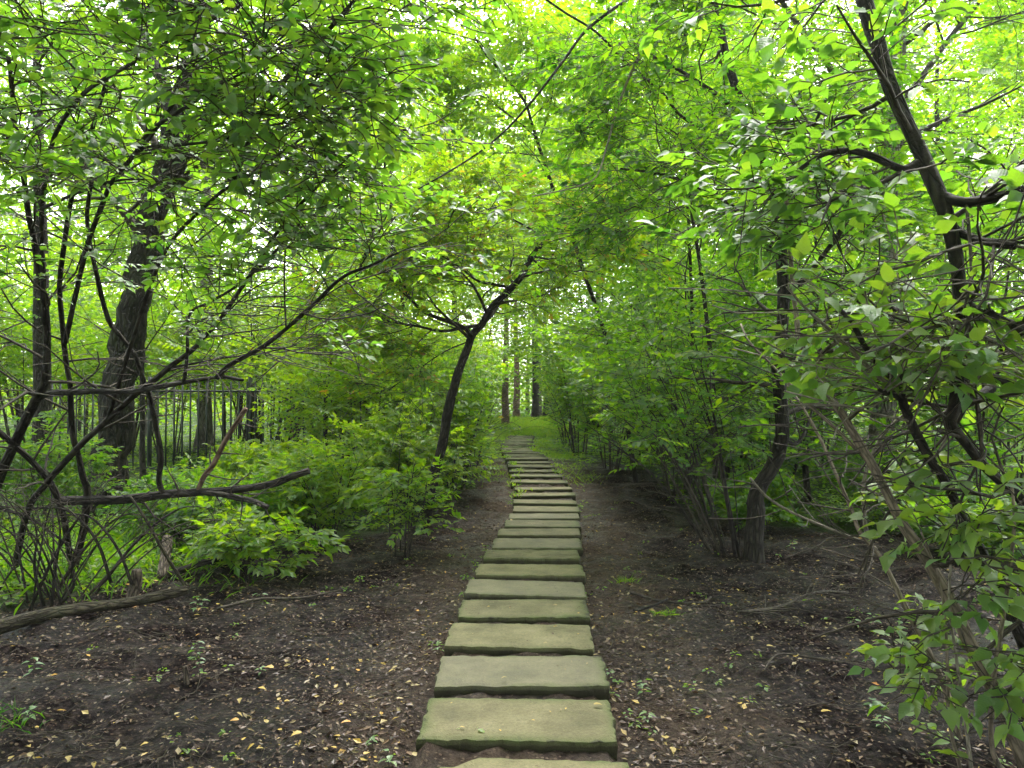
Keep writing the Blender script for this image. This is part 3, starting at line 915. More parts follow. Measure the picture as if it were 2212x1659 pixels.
# pale-stemmed shrub at the right edge
plant('shrub', 'pale-stemmed shrub with thick slanting stems and broad fresh leaves right of the mud', 'shrub',
      [(np.vstack([foot(2245, 1660, 3.45) - [0, 0, .1], VP([(2187, 1589, 3.4), (2141, 1479, 3.4), (2091, 1379, 3.4), (2041, 1279, 3.42), (1994, 1199, 3.45), (1954, 1139, 3.5), (1931, 1100, 3.52), (1881, 996, 3.6), (1841, 930, 3.65), (1808, 880, 3.7), (1761, 813, 3.8), (1728, 746, 3.9), (1721, 686, 4), (1711, 603, 4.1), (1700, 480, 4.2), (1690, 350, 4.3)])]), .034, .010, 'stem', M_PALE),
       (VP([(1868, 988, 3.65), (1808, 930, 3.75), (1738, 863, 3.9), (1675, 796, 4.05), (1618, 738, 4.2), (1600, 700, 4.3)]), .010, .005, 'stem', M_PALE),
       (VP([(1761, 813, 3.8), (1764, 796, 3.8), (1775, 768, 3.78), (1808, 740, 3.75), (1858, 726, 3.7), (1908, 720, 3.65), (1960, 712, 3.6)]), .014, .006, 'stem', M_PALE),
       (np.vstack([foot(2080, 1572, 3.95) - [0, 0, .06], VP([(2041, 1483, 3.95), (1994, 1383, 3.95), (1941, 1283, 4), (1901, 1203, 4.05), (1858, 1149, 4.1), (1841, 1106, 4.15), (1808, 1030, 4.2), (1775, 953, 4.3), (1738, 886, 4.4), (1700, 830, 4.5)])]), .018, .006, 'stem', M_PALE),
       (VP([(1893, 1186, 4.05), (1875, 1173, 4.1), (1825, 1156, 4.05), (1775, 1136, 4.0), (1708, 1106, 3.95), (1655, 1072, 3.9), (1621, 1033, 3.85)]), .008, .006, 'stem', M_TWIGP),
       (VP([(1875, 1165, 4.08), (1868, 1110, 4.1), (1866, 1050, 4.1), (1885, 980, 4.1), (1925, 920, 4.05), (2000, 860, 4)]), .012, .006, 'stem', M_TWIGP),
       (np.vstack([foot(2230, 1640, 3.5) - [0, 0, .05], VP([(2150, 1640, 3.3), (2145, 1500, 3.3), (2160, 1380, 3.3), (2180, 1250, 3.3), (2190, 1130, 3.3), (2185, 1040, 3.3)])]), .012, .006, 'stem', M_PALE),
       (VP([(2075, 1662, 3.3), (2050, 1560, 3.3), (2046, 1440, 3.32), (2040, 1330, 3.35), (2025, 1240, 3.4), (1990, 1150, 3.45)]), .008, .004, 'stem', M_PALE),
       (VP([(2098, 1662, 3.3), (2085, 1560, 3.3), (2062, 1400, 3.3), (2050, 1300, 3.3), (2056, 1200, 3.3), (2075, 1120, 3.3)]), .008, .004, 'stem', M_TWIGP)],
      [dict(n=12, t0=.05, length=.55, ang=62, K=5, wig=.2, flat=.5, rmul=.4, sides=5, up=.05), dict(n=6, t0=.2, length=.28, ang=50, K=4, flat=.4, trop=-.05)],
      dict(pairs=3, L=.080, asp=.62, tint=(.70, .12), drop=.38, droop=.3, tmax=.85), bark=M_PALE, twig_bark=M_TWIG, lmat=M_NEAR, shape='ovate', sides=12, rough=.1,
      keep=lambda p: clear_of_path(p, 1.1) & (p[:, 0] > .375 * p[:, 1]) & ((p[:, 0] > .49 * p[:, 1] + .12 * np.sin(9 * p[:, 2])) | (p[:, 2] > 2.05)), singles=300)

# darker sapling crossing it
plant('sapling', 'dark mossy sapling with a knobbly fork crossing the pale stems', 'sapling',
      [(np.vstack([foot(2300, 1560, 4.2) - [0, 0, .1], VP([(2250, 1480, 3.9), (2212, 1389, 3.75), (2164, 1279, 3.7), (2118, 1186, 3.65), (2075, 1106, 3.6), (2041, 1033, 3.55), (1994, 960, 3.5), (1958, 886, 3.5), (1941, 836, 3.5), (1905, 795, 3.5), (1874, 760, 3.5), (1841, 696, 3.55), (1811, 666, 3.6), (1780, 630, 3.7)])]), .028, .010, 'stem', M_BARK),
       (VP([(1941, 850, 3.5), (1920, 832, 3.48), (1875, 793, 3.45), (1808, 726, 3.4), (1741, 666, 3.35), (1700, 620, 3.3)]), .013, .005, 'stem', M_TWIGP),
       (VP([(1948, 862, 3.5), (1925, 852, 3.45), (1898, 842, 3.4)]), .014, .008, 'stem', M_BARK),
       (VP([(1945, 845, 3.5), (1948, 800, 3.45), (1950, 770, 3.4)]), .012, .004, 'stem', M_BARK),
       (VP([(1958, 886, 3.5), (2000, 850, 3.45), (2040, 800, 3.4), (2100, 745, 3.3)]), .010, .004, 'stem', M_TWIGP)],
      [dict(n=8, t0=.45, length=.75, ang=58, K=5, wig=.2, flat=.5, rmul=.4, sides=5, up=.1), dict(n=5, t0=.15, length=.28, ang=50, K=4, flat=.4, trop=-.04)],
      dict(pairs=3, L=.078, asp=.62, tint=(.58, .13), drop=.35, droop=.25), bark=M_BARK, twig_bark=M_TWIGP, lmat=M_NEAR, shape='ovate', sides=12, rough=.2,
      keep=lambda p: clear_of_path(p, 1.1) & (p[:, 2] > 1.72) & (p[:, 0] > .19 * p[:, 1]), singles=250)

# many-stemmed shrub on the left, arching to the upper left of the view
kl = lambda p: clear_of_path(p, .9) & (p[:, 2] > 2.5 - .10 * (p[:, 1] - 4) + .35 * np.sin(4 * p[:, 0]) * np.sin(3 * p[:, 1])) & (p[:, 1] > 2.1)
plant('shrub', 'large dark many-stemmed shrub arching from the tangle of bare branches on the left', 'shrub',
      [(np.vstack([foot(-60, 1262, 7.0) - [0, 0, .1], VP([(-20, 1080, 6.6), (40, 936, 6.1), (77, 860, 5.8), (100, 803, 5.7), (97, 686, 5.5), (77, 553, 5.3), (60, 440, 5.0), (35, 300, 4.7), (20, 120, 4.4)])]), .045, .012, 'stem'),
       (VP([(77, 863, 5.8), (110, 850, 5.75), (200, 846, 5.6), (283, 845, 5.45), (333, 836, 5.35), (400, 825, 5.25), (467, 816, 5.15), (525, 822, 5.05)]), .028, .010, 'stem', None, 'bare'),
       (np.vstack([foot(20, 1240, 7.3) - [0, 0, .1], VP([(60, 1106, 6.7), (100, 1046, 6.45), (160, 976, 6.2), (233, 906, 6), (310, 836, 5.8), (363, 796, 5.65), (410, 760, 5.5), (467, 700, 5.3), (520, 623, 5.0), (567, 553, 4.8), (625, 470, 4.5), (700, 385, 4.2), (790, 300, 3.9)])]), .030, .007, 'stem'),
       (VP([(467, 816, 5.15), (500, 786, 5.1), (580, 740, 5.0), (667, 670, 4.8), (737, 603, 4.6), (800, 572, 4.4), (860, 545, 4.2)]), .020, .006, 'stem'),
       (VP([(363, 796, 5.65), (420, 785, 5.5), (490, 772, 5.3), (560, 765, 5.2), (640, 745, 5)]), .010, .004, 'stem'),
       (VP([(397, 826, 5.25), (403, 790, 5.2), (405, 760, 5.2), (408, 680, 5.1), (450, 653, 5), (500, 626, 4.9), (567, 570, 4.7), (660, 470, 4.4)]), .014, .006, 'stem'),
       (np.vstack([foot(150, 1240, 7.2) - [0, 0, .1], VP([(187, 1103, 6.7), (177, 1020, 6.5), (160, 953, 6.3), (153, 853, 6), (140, 766, 5.8), (128, 620, 5.5), (150, 450, 5.1), (195, 300, 4.7), (240, 130, 4.3)])]), .034, .010, 'stem'),
       (np.vstack([foot(160, 1215, 7.4) - [0, 0, .1], VP([(130, 1093, 6.7), (83, 1013, 6.4), (0, 936, 6), (-80, 870, 5.8)])]), .030, .02, 'stem'),
       (VP([(97, 700, 5.5), (90, 540, 5.2), (92, 447, 5), (97, 377, 4.8), (80, 333, 4.7), (50, 293, 4.6), (17, 263, 4.5), (-30, 225, 4.4)]), .018, .007, 'stem'),
       (VP([(140, 740, 5.7), (180, 560, 5.2), (227, 427, 4.6), (247, 383, 4.4), (287, 337, 4.2), (320, 287, 4), (387, 240, 3.8), (460, 193, 3.6), (493, 173, 3.5), (600, 120, 3.3)]), .018, .005, 'stem'),
       (VP([(97, 400, 4.8), (110, 320, 4.4), (133, 263, 4.1), (183, 200, 3.9), (250, 157, 3.7), (310, 123, 3.6), (393, 70, 3.4), (447, 43, 3.3), (500, 10, 3.2)]), .014, .005, 'stem'),
       (VP([(287, 337, 4.2), (310, 318, 4.1), (400, 313, 3.9), (500, 297, 3.8), (597, 267, 3.7), (737, 263, 3.6)]), .010, .004, 'stem'),
       (VP([(90, 450, 5), (167, 417, 4.7), (247, 390, 4.5), (333, 390, 4.3), (430, 410, 4.1)]), .012, .004, 'stem'),
       (VP([(233, 906, 6), (300, 690, 5.4), (353, 550, 4.9), (423, 463, 4.5), (500, 400, 4.2), (583, 347, 4), (680, 280, 3.8)]), .017, .005, 'stem'),
       (VP([(300, 330, 4.2), (363, 240, 4), (380, 200, 3.95), (393, 150, 3.9), (397, 83, 3.85), (393, 50, 3.8), (360, 0, 3.75)]), .010, .005, 'stem'),
       (VP([(500, 400, 4.2), (560, 250, 3.9), (633, 153, 3.7), (667, 113, 3.6), (737, 37, 3.4), (800, -40, 3.3)]), .014, .008, 'stem')],
      [dict(n=10, t0=.3, length=.95, ang=52, K=6, wig=.2, flat=.5, rmul=.45, sides=5, up=.06), dict(n=6, t0=.15, length=.45, ang=50, K=4, flat=.35), dict(n=3, t0=.1, length=.26, ang=45, K=4, flat=.3)],
      dict(pairs=3, L=.064, asp=.58, tint=(.42, .14), drop=.25), bark=M_BARK, lmat=M_NEAR, shape='ovate', sides=10, rough=.14, keep=kl, singles=300)

# bare dead tangle at its foot: arching leafless stems
st = []
for i in range(26):
    c = foot(115 + R.normal(0, 45), 1290, 6.4 + R.normal(0, .25))
    a = R.random() * 6.28
    L = .5 + .9 * R.random()
    dv = np.array([math.cos(a) * L, math.sin(a) * L * .6, .55 + .55 * R.random()])
    st.append((np.array([c - [0, 0, .05], c + dv * .35 + [0, 0, .16], c + dv * .7 + [0, 0, .16], c + dv + [0, 0, -.12 * R.random()]]), .007 + .012 * R.random() ** 2, .003, 'stem', M_TWIG if R.random() < .6 else M_BARK))
for l in ([(110, 1318), (120, 1230), (130, 1150), (118, 1085)], [(115, 1318), (145, 1290), (160, 1262), (155, 1232), (160, 1205), (178, 1185)], [(95, 1310), (75, 1230), (80, 1160), (70, 1110)], [(240, 1260), (215, 1180), (180, 1130), (135, 1100), (60, 1098), (0, 1094)],
          [(285, 1262), (262, 1200), (230, 1150), (190, 1115), (140, 1112)], [(-10, 1095), (60, 1118), (130, 1165), (180, 1210)]):
    st.append((VP(at_d(l, 6.3)), .016, .006, 'stem'))
plant('shrub', 'leafless grey tangle of dead arching branches above the fallen log', 'dead shrub', st,
      [dict(n=4, t0=.3, length=.4, ang=50, K=5, wig=.25, rmul=.5, rend=.002), dict(n=3, t0=.3, length=.18, ang=50, K=4, wig=.25, rmul=.6, rend=.0015)], None, sides=6,
      base=foot(115, 1300, 6.4), keep=None, part='stem')


# ------------------------------------------------------------------ fallen wood
def wood(name, label, cat, parts, bark, sides=12, rough=.2, twigs=None, group=None):
    root = thing(name, parts[0][0][0], label, cat, group)
    for pts, r0, r1, pn, *mt in parts:
        K = max(10, len(pts) * 4)
        tb = Tubes()
        tb.add(resample(pts, K), polyline_radius(K, r0, r1), sides, rough)
        tb.build(pn, mt[0] if mt else bark, root)
    if twigs:
        tb = Tubes()
        H = np.stack([resample(q[0], 10) for q in parts])
        C, CR = sprout(H, np.stack([polyline_radius(10, q[1], q[2]) for q in parts]), **twigs)
        tb.add(C, CR, 4, 0, False)
        tb.build('twigwork', M_TWIG, root, 'stuff')
    return root


def lay(lst, lift=0.):
    """points at (x, depth, height above the soil)"""
    return np.array([[x, y, float(gz(x, y)) + z] for x, y, z in lst])


wood('log', 'long mossy fallen log with pale scales lying across the mud on the left', 'log',
     [(lay([(-3.95, 5.35, .03), (-3.5, 5.75, .05), (-3.05, 6.1, .08), (-2.7, 6.35, .13)]), .052, .042, 'trunk'),
      (lay([(-2.72, 6.38, .14), (-2.85, 6.3, .4), (-3.0, 6.25, .7), (-3.15, 6.3, .9)]), .016, .008, 'branch')], bark_mat('bark_log', (.014, .012, .008), (.075, .061, .037), 1.2, .8, .3, .5), 14, .16)
wood('branch', 'thick bare horizontal limb with a broken upright stub beside the stout dark tree', 'branch',
     [(VP([(120, 1082, 6.7), (183, 1080, 6.6), (267, 1078, 6.5), (350, 1070, 6.45), (433, 1063, 6.4), (500, 1059, 6.35), (583, 1046, 6.3), (633, 1028, 6.3), (668, 1017, 6.3)]), .04, .026, 'limb'),
      (VP([(433, 1064, 6.4), (475, 1068, 6.3), (517, 1076, 6.2), (550, 1084, 6.1), (578, 1096, 6.05)]), .026, .018, 'fork'),
      (VP([(428, 1058, 6.4), (440, 1030, 6.38), (460, 1003, 6.35), (490, 946, 6.3), (531, 882, 6.25)]), .022, .021, 'stub', M_RED),
      (VP([(352, 1068, 6.45), (343, 1036, 6.4), (347, 986, 6.3), (337, 920, 6.2), (323, 853, 6.1), (310, 820, 6), (293, 770, 5.9), (263, 730, 5.8), (233, 686, 5.7), (200, 553, 5.4), (188, 470, 5.1), (200, 380, 4.9)]), .024, .013, 'branch')], M_BARK, 12, .18,
     dict(n=6, t0=.2, length=.45, ang=55, K=5, wig=.25, rmul=.35, rend=.002))
M_ROT = bark_mat('rotten_wood', (.015, .011, .008), (.19, .145, .11), 1.5, .9, .2)
wood('branch', 'broken pale rotting branch forked like a V on the grass behind the log', 'branch',
     [(lay([(-3.2, 7.0, .03), (-3.3, 7.3, .22), (-3.36, 7.45, .34)]), .05, .045, 'limb', M_ROT), (lay([(-3.2, 7.05, .05), (-2.95, 7.2, .1), (-2.72, 7.3, .22), (-2.6, 7.4, .36)]), .032, .02, 'fork', M_BARK)], M_ROT)
wood('stump', 'short dark stub spotted with white fungus standing behind the fallen log', 'stump',
     [(lay([(-3.22, 6.45, -.03), (-3.2, 6.5, .12), (-3.19, 6.5, .24)]), .048, .042, 'trunk', M_ROT)], M_ROT)
wood('stump', 'small splintered wooden peg sticking up from the dark mud', 'stump', [(lay([(-1.93, 4.55, -.03), (-1.935, 4.55, .05), (-1.94, 4.55, .095)]), .018, .015, 'trunk', M_ROT)], M_ROT)
wood('branch', 'dark dead branch lying on the litter right of the slabs', 'branch', [(lay([(.98, 6.15, .02), (1.15, 6.3, .035), (1.32, 6.5, .05)]), .016, .008, 'limb'), ], M_BARK)
wood('branch', 'long thin grey branch lying across the mud on the right', 'branch', [(lay([(1.55, 4.75, .01), (1.72, 4.95, .03), (1.95, 4.97, .03), (2.3, 4.9, .02)]), .005, .009, 'limb')], M_TWIG)
wood('branch', 'bent dark branch lying under the crooked tree on the litter', 'branch', [(lay([(1.05, 6.75, .03), (1.3, 6.5, .03), (1.6, 6.45, .02), (1.72, 6.62, .05)]), .013, .007, 'limb')], M_TWIG)
wood('branch', 'arched brown branch lying by the small lime bush on the left', 'branch', [(lay([(-2.35, 6.1, .02), (-2.1, 6.35, .05), (-1.8, 6.5, .03), (-1.5, 6.7, .06)]), .014, .008, 'limb')], M_TWIG)
wood('branch', 'brushy dead branch heaped on the litter below the pale stems', 'branch', [(lay([(1.75, 5.9, .04), (2.1, 6.05, .09), (2.5, 6.3, .12), (2.9, 6.6, .1)]), .014, .008, 'limb')], M_TWIG, 8, .15,
     dict(n=26, t0=.05, length=.6, ang=45, K=5, wig=.2, flat=.25, rmul=.45, rend=.002))


# ------------------------------------------------------------------ iron fence
def build_fence():
    Y, x0, x1 = 15.6, -9.6, -3.4
    root = thing('fence', (x0, Y, float(terr(np.array(Y)))), 'dark green iron railing fence half hidden by leaves behind the stout tree', 'fence')

    def bar(p0, p1, r, sides=4):
        tb = Tubes()
        tb.add(np.array([p0, p1], float), np.array([r, r]), sides)
        return tb.mesh('bar', M_IRON)
    z0 = float(terr(np.array(Y)))
    pk = bar((0, 0, .04), (0, 0, 1.92), .020, 6)
    xs = np.arange(x0, x1, .165)
    for i, x in enumerate(xs):
        o = link('picket', pk, root)
        o.location = (x, Y + .10 * (x - x0) * .3, z0 + R.normal(0, .004))
    sl_ = .03
    for z in (.14, 1.72):
        link('rail', bar((x0 - .1, Y, z0 + z), (x1, Y + (x1 - x0) * sl_, z0 + z), .022), root)
    pm = bar((0, 0, -.1), (0, 0, 2.02), .05)
    for x in np.arange(x0, x1 + .1, 2.05):
        o = link('post', pm, root)
        o.location = (x + .08, Y + .03 * (x - x0) + .03, z0)


build_fence()
# ------------------------------------------------------------------ shrubs along both banks
def shrub(label, x, y, h, w_, tint, L=.07, n=9, n1=8, n2=7, zlo=.12, lean=(0, 0), group=None, keep=None, lmat=None, cat='shrub', name='shrub', pairs=5, drop=.12, sd=.13):
    b = np.array([x, y, float(gz(x, y))])
    L, n2 = L * 1.32, int(n2 * 1.1)
    st = []
    for i in range(n):
        a = i * 2.4 + R.normal(0, .4)
        r = w_ * (.25 + .75 * R.random())
        hh = h * (.55 + .45 * R.random()) * (1 - .25 * (r / w_) ** 2)
        e = b + np.array([math.cos(a) * r + lean[0], math.sin(a) * r + lean[1], hh])
        o = b + np.array([math.cos(a), math.sin(a), 0]) * .07 * (1 + w_)
        mid = (o * .55 + e * .45)
        mid[2] = b[2] + hh * (.55 + .08 * R.random())
        st.append((np.array([o - [0, 0, .06], mid, e]), .006 + .0055 * h * R.random(), .003, 'stem', M_TWIG if R.random() < .5 else M_BARK))
    z0 = b[2] + zlo * h
    kf = keep or (lambda p: clear_of_path(p, .62, 2.3) & (p[:, 2] > z0 + .15 * np.sin(6 * p[:, 0])) & (p[:, 2] > gz(p[:, 0], p[:, 1]) + .06))
    return plant(name, label, cat, st, [dict(n=n1, t0=.22, length=.34 * h + .12, ang=55, K=5, wig=.2, flat=.6, up=.08, rmul=.5, sides=3),
                                        dict(n=n2, t0=.1, length=.17 * h + .13, ang=48, K=4, flat=.35, wig=.18)],
                 dict(pairs=pairs, L=L, tint=(tint, sd), drop=drop), group=group, sides=6, rough=.05, keep=kf, part='stem', twigs_drawn=y < 9.5, lmat=lmat, base=b)


LEFT_BANK = [
    ('low lime-green bush with flat plates of leaves behind the bare mud', -2.5, 7.35, .68, .82, .66, .068, 9, 7, 4),
    ('upright yellow-green bush on thin dark stems just in front of the forked tree', -1.22, 8.25, 1.05, .42, .66, .06, 8, 6, 3),
    ('round lime bush touching the left side of the forked tree near its foot', -1.8, 11.7, 1.5, .85, .70, .065, 9, 9, 7),
    ('knee-high lime shrub left of the forked tree behind the flat-topped bush', -3.2, 10.4, 1.15, .9, .68, .065, 9, 9, 6),
    ('tall lime shrub standing behind the forked tree on its left', -2.55, 13.3, 3.2, 1.15, .72, .07, 10, 10, 8),
    ('dense green shrub filling the gap between forked tree and stone path', -1.0, 13.6, 2.8, .75, .50, .062, 10, 10, 8),
    ('tall leafy shrub pressing against the left edge of slabs where the path bends', -.9, 16.3, 3.0, .95, .52, .065, 10, 10, 8),
    ('leafy shrub left of the path in front of slim grey-pink trunk', -1.2, 19.8, 3.6, 1.0, .58, .065, 10, 10, 8),
    ('pale green shrub left of the far end of the slabs', -1.35, 23.3, 3.3, 1.1, .60, .07, 9, 10, 8),
    ('bright shrub beside the clearing left where the slabs fade out', -1.7, 27.5, 2.8, 1.2, .64, .07, 9, 9, 8),
    ('low sprawling shrub below the railings of the iron fence', -4.7, 13.4, .9, 1.1, .58, .068, 9, 8, 6),
    ('yellow-lime shrub rising at the right end of the iron fence', -3.3, 16.6, 4.2, 1.5, .70, .075, 10, 10, 8),
    ('low plant-like bush at the foot of the stout dark tree', -4.3, 9.6, .8, .75, .42, .062, 9, 8, 6),
    ('low dark shrub under the broken horizontal limb', -3.3, 8.9, .75, .7, .45, .06, 8, 8, 6),
    ('shaded shrub at far left behind the crossing bare stems', -6.6, 10.2, 1.5, 1.0, .48, .065, 9, 8, 7),
]
for lab, *a in LEFT_BANK:
    shrub(lab, *a)
shrub('waist-high lime shrub between the low flat bush and the forked tree', -2.35, 9.6, 1.2, .75, .70, .062, 9, 8, 5)
shrub('bright lime shrub behind the flat bush below the fence end', -4.0, 11.9, 1.1, .9, .72, .068, 9, 9, 6)
shrub('bright shrub right behind the forked trunk', -1.55, 12.6, 2.0, .8, .70, .066, 9, 9, 6)
shrub('tall lime shrub in the gap between fence end and forked tree', -3.3, 14.6, 3.6, 1.3, .72, .07, 10, 10, 8)
shrub('tall lime shrub behind the forked tree next to the path hedge', -1.9, 15.4, 3.7, 1.1, .70, .07, 10, 10, 8)
up18 = lambda p: p[:, 2] > 1.95 + .25 * np.sin(2 * p[:, 0])
shrub('tall sunlit shrub leaning over the middle of the iron fence', -5.4, 17.6, 4.2, 1.7, .72, .085, 7, 11, 10, keep=up18)
shrub('tall light green shrub behind the fence left of stout dark tree', -8.2, 18.2, 4.4, 1.9, .66, .085, 7, 11, 10, keep=up18)
shrub('tall shrub beyond the fence at the far left between bare stems', -11.2, 17.5, 4.4, 2.0, .60, .085, 7, 11, 10, keep=up18)
shrub('lime shrub standing far behind the fence in the light', -7.0, 24.0, 5.0, 2.4, .74, .10, 7, 11, 10, keep=up18)
RIGHT_BANK = [
    ('dark green shrub at the edge of the bare soil right of slabs', 2.8, 12.9, 3.5, 1.15, .46,  .088, 10, 10, 8),
    ('green shrub with bluish leaves where the right bank meets the path bend', 2.1, 16.2, 3.5, 1.05, .46,  .088, 10, 10, 8),
    ('leafy pale shrub right of the path just before the clearing', 1.8, 20.2, 3.5, 1.05, .54, .092, 10, 10, 8),
    ('pale shrub with wide layered leaves at the right side of the distant slabs', 1.8, 24.2, 3.5, 1.1, .56, .085, 9, 10, 8),
    ('light green shrub opposite the far end of the path', 2.1, 28.5, 2.8, 1.2, .58, .085, 9, 9, 8),
    ('dense dark shrub behind the crooked tree on its left', 3.9, 11.4, 3.6, 1.2, .42,  .088, 10, 10, 8),
    ('shrub spreading under the grey-barked tree on the right', 5.6, 10.4, 1.3, 1.2, .44, .075, 9, 9, 7),
    ('tall dark shrub standing deep behind the crooked tree', 4.4, 15.2, 4.8, 1.5, .46, .092, 11, 10, 8),
    ('shaded shrub between the grey-barked tree and the right edge', 7.3, 12.2, 3.2, 1.4, .46, .08, 10, 9, 8),
    ('low green bush on the litter between crooked tree and right bank', 3.2, 10.0, .75, .65, .46, .065, 8, 8, 6),
    ('tall shrub filling the back behind the grey-barked tree', 6.4, 16.0, 4.6, 1.7, .52, .085, 11, 10, 8),
    ('pale green shrub at far right seen between the slanting stems', 9.4, 14.2, 4.2, 1.7, .56, .085, 10, 9, 8),
    ('leafy shrub behind the bluish one on the right bank', 3.5, 19.3, 4.8, 1.5, .48, .08, 10, 10, 8),
    ('low bush right of the grey-barked tree near the pale stems', 5.2, 8.3, .7, .8, .50, .07, 8, 8, 6),
]
for lab, *a in RIGHT_BANK:
    shrub(lab, *a)
shrub('broom-like shrub of many brown stems fanning from the foot of the crooked tree', 2.40, 8.5, 3.1, 1.0, .44, .072, 16, 7, 5, zlo=.34, lean=(-.75, .25))


# ------------------------------------------------------------------ understorey trees and tall trees
def utree(label, x, y, h, r, tint, lean=(0, 0), L=.10, bark=None, zc=.33, limbs=16, r0=.06, trunk=None, sd=.12, keep=None):
    b = np.array([x, y, float(gz(x, y))])
    top = b + np.array([lean[0], lean[1], h])
    pts = trunk if trunk is not None else np.array([b - [0, 0, .1], b * .7 + top * .3 + [R.normal(0, .12), 0, 0], b * .4 + top * .6 + [R.normal(0, .2), 0, 0], top])
    return plant('tree', label, 'tree', [(pts, r0, .015)],
                 [dict(n=limbs, t0=zc, length=r * 1.05, ang=62, K=6, wig=.17, flat=.7, up=.12, rmul=.45, lenfall=.45, sides=4), dict(n=9, t0=.2, length=r * .42, ang=50, K=5, flat=.45, wig=.2, sides=3, draw=y < 15),
                  dict(n=11, t0=.1, length=r * .2 + .08, ang=48, K=4, flat=.35)],
                 dict(pairs=4, L=L, tint=(tint, sd)), bark=bark or M_BARK, sides=9, twigs_drawn=False, base=b,
                 keep=keep or (lambda p: clear_of_path(p, .9, 2.6) & (p[:, 2] > b[2] + h * .22)))


utree('slim dark-leaved tree on the right bank hanging over the path', 3.1, 13.6, 6.4, 2.3, .40)
utree('small tree arching over the bend of the path from its left', -2.6, 19.6, 7.6, 2.7, .62, limbs=15, zc=.42)
utree('small tree arching over the bend of the path from its right', 3.2, 19.0, 7.6, 2.7, .54, limbs=15, zc=.42)
utree('small leafy tree close behind the stout dark tree', -6.4, 13.2, 6.4, 2.5, .52, limbs=10)
utree('small leafy tree between the crooked and the grey-barked tree', 5.0, 12.9, 6.0, 2.4, .40)
utree('light-leaved tree left of the distant path end', -3.0, 26.0, 9.5, 3.2, .64, L=.09, limbs=15, zc=.42)
utree('light-leaved tree right of the distant path end', 3.4, 26.0, 9.5, 3.2, .58, L=.09, limbs=15, zc=.42)
utree('sunlit lime tree standing beyond the iron fence', -5.9, 22.5, 8.0, 3.0, .70, L=.09, limbs=9)
utree('green tree standing deep in the wood on the right', 6.4, 19.2, 8.0, 3.0, .48, L=.09)
utree('shaded tree far left behind the bare stems', -10.2, 15.0, 7.4, 3.0, .52, L=.085)
utree('shaded tree far right behind the leaning tree', 9.4, 15.6, 7.4, 3.0, .48, L=.085)
utree('lime-leaved young tree arching over the slabs from the left', -3.3, 13.4, 8.2, 2.9, .64, L=.085, zc=.5, r0=.045, lean=(1.3, 0))
utree('young tree arching over the slabs from the right behind the crooked tree', 3.0, 11.2, 7.4, 2.6, .56, L=.075, zc=.5, r0=.045, lean=(-.8, 0))
utree('tall lime-leaved tree closing the arch left of the far slabs', -2.6, 29, 13, 4.0, .64, L=.13, zc=.3, lean=(1.2, 0))
utree('tall green tree closing the arch right of the far slabs', 3.0, 28, 13, 4.2, .58, L=.13, zc=.3, lean=(-1.0, 0))
low = lambda p: (p[:, 2] > 3.3 + .3 * np.sin(3 * p[:, 0]))
for lab, x, y, h, r, tint, ln in [('pale-leaved tree hanging low over the head of the clearing from the left', -1.7, 34, 8, 2.8, .66, 1.3), ('pale-leaved tree hanging low over the head of the clearing from the right', 3.6, 35, 8, 2.9, .62, -1.2)]:
    utree(lab, x, y, h, r, tint, L=.11, lean=(ln, 0), keep=low, zc=.42)
utree('thin dark leaning tree whose fork shows high above the path', 2.3, 14.4, 7, 1.9, .56, r0=.05, zc=.45,
      trunk=np.vstack([[2.35, 14.4, .1], VP([(1345, 860, 14.3), (1300, 700, 14), (1245, 540, 13.6), (1200, 420, 13.2), (1165, 318, 12.9), (1150, 267, 12.8), (1128, 213, 12.7), (1072, 145, 12.6), (1010, 60, 12.5)])]))
utree('thin straight tree with a dark stem high above the forked tree', -1.9, 16.5, 9.5, 2.3, .62, r0=.055, zc=.4, lean=(-.6, 0))


def tall_proto(h, r, tint, bark, r0, L=.165, n=20, t0=.36):
    b = np.zeros(3)
    pts = np.array([[0, 0, -.3], [.05, .02, h * .3], [-.1, .1, h * .6], [.1, 0, h]])
    return plant('tree', '', 'tree', [(pts, r0, .04)],
                 [dict(n=n, t0=t0, length=r, ang=62, K=6, wig=.15, up=.15, rmul=.4, lenfall=.55, sides=5), dict(n=9, t0=.2, length=r * .42, ang=52, K=5, flat=.55, wig=.2, sides=3, draw=False),
                  dict(n=13, t0=.1, length=r * .2, ang=50, K=4, flat=.4)],
                 dict(pairs=5, L=L, tint=(tint, .12), spread=.45), bark=bark, sides=12, flare=.3, twigs_drawn=False, base=b, keep=None)


def dup(root, loc, rz, s, label, group=None):
    r = root.copy()
    COL.objects.link(r)
    r.location, r.rotation_euler, r.scale = loc, (0, 0, rz), (s, s, s)
    r['label'] = label
    if group:
        r['group'] = group
    for ch in list(root.children):
        c = ch.copy()
        COL.objects.link(c)
        c.parent = r
        c.matrix_parent_inverse = ch.matrix_parent_inverse.copy()
    return r


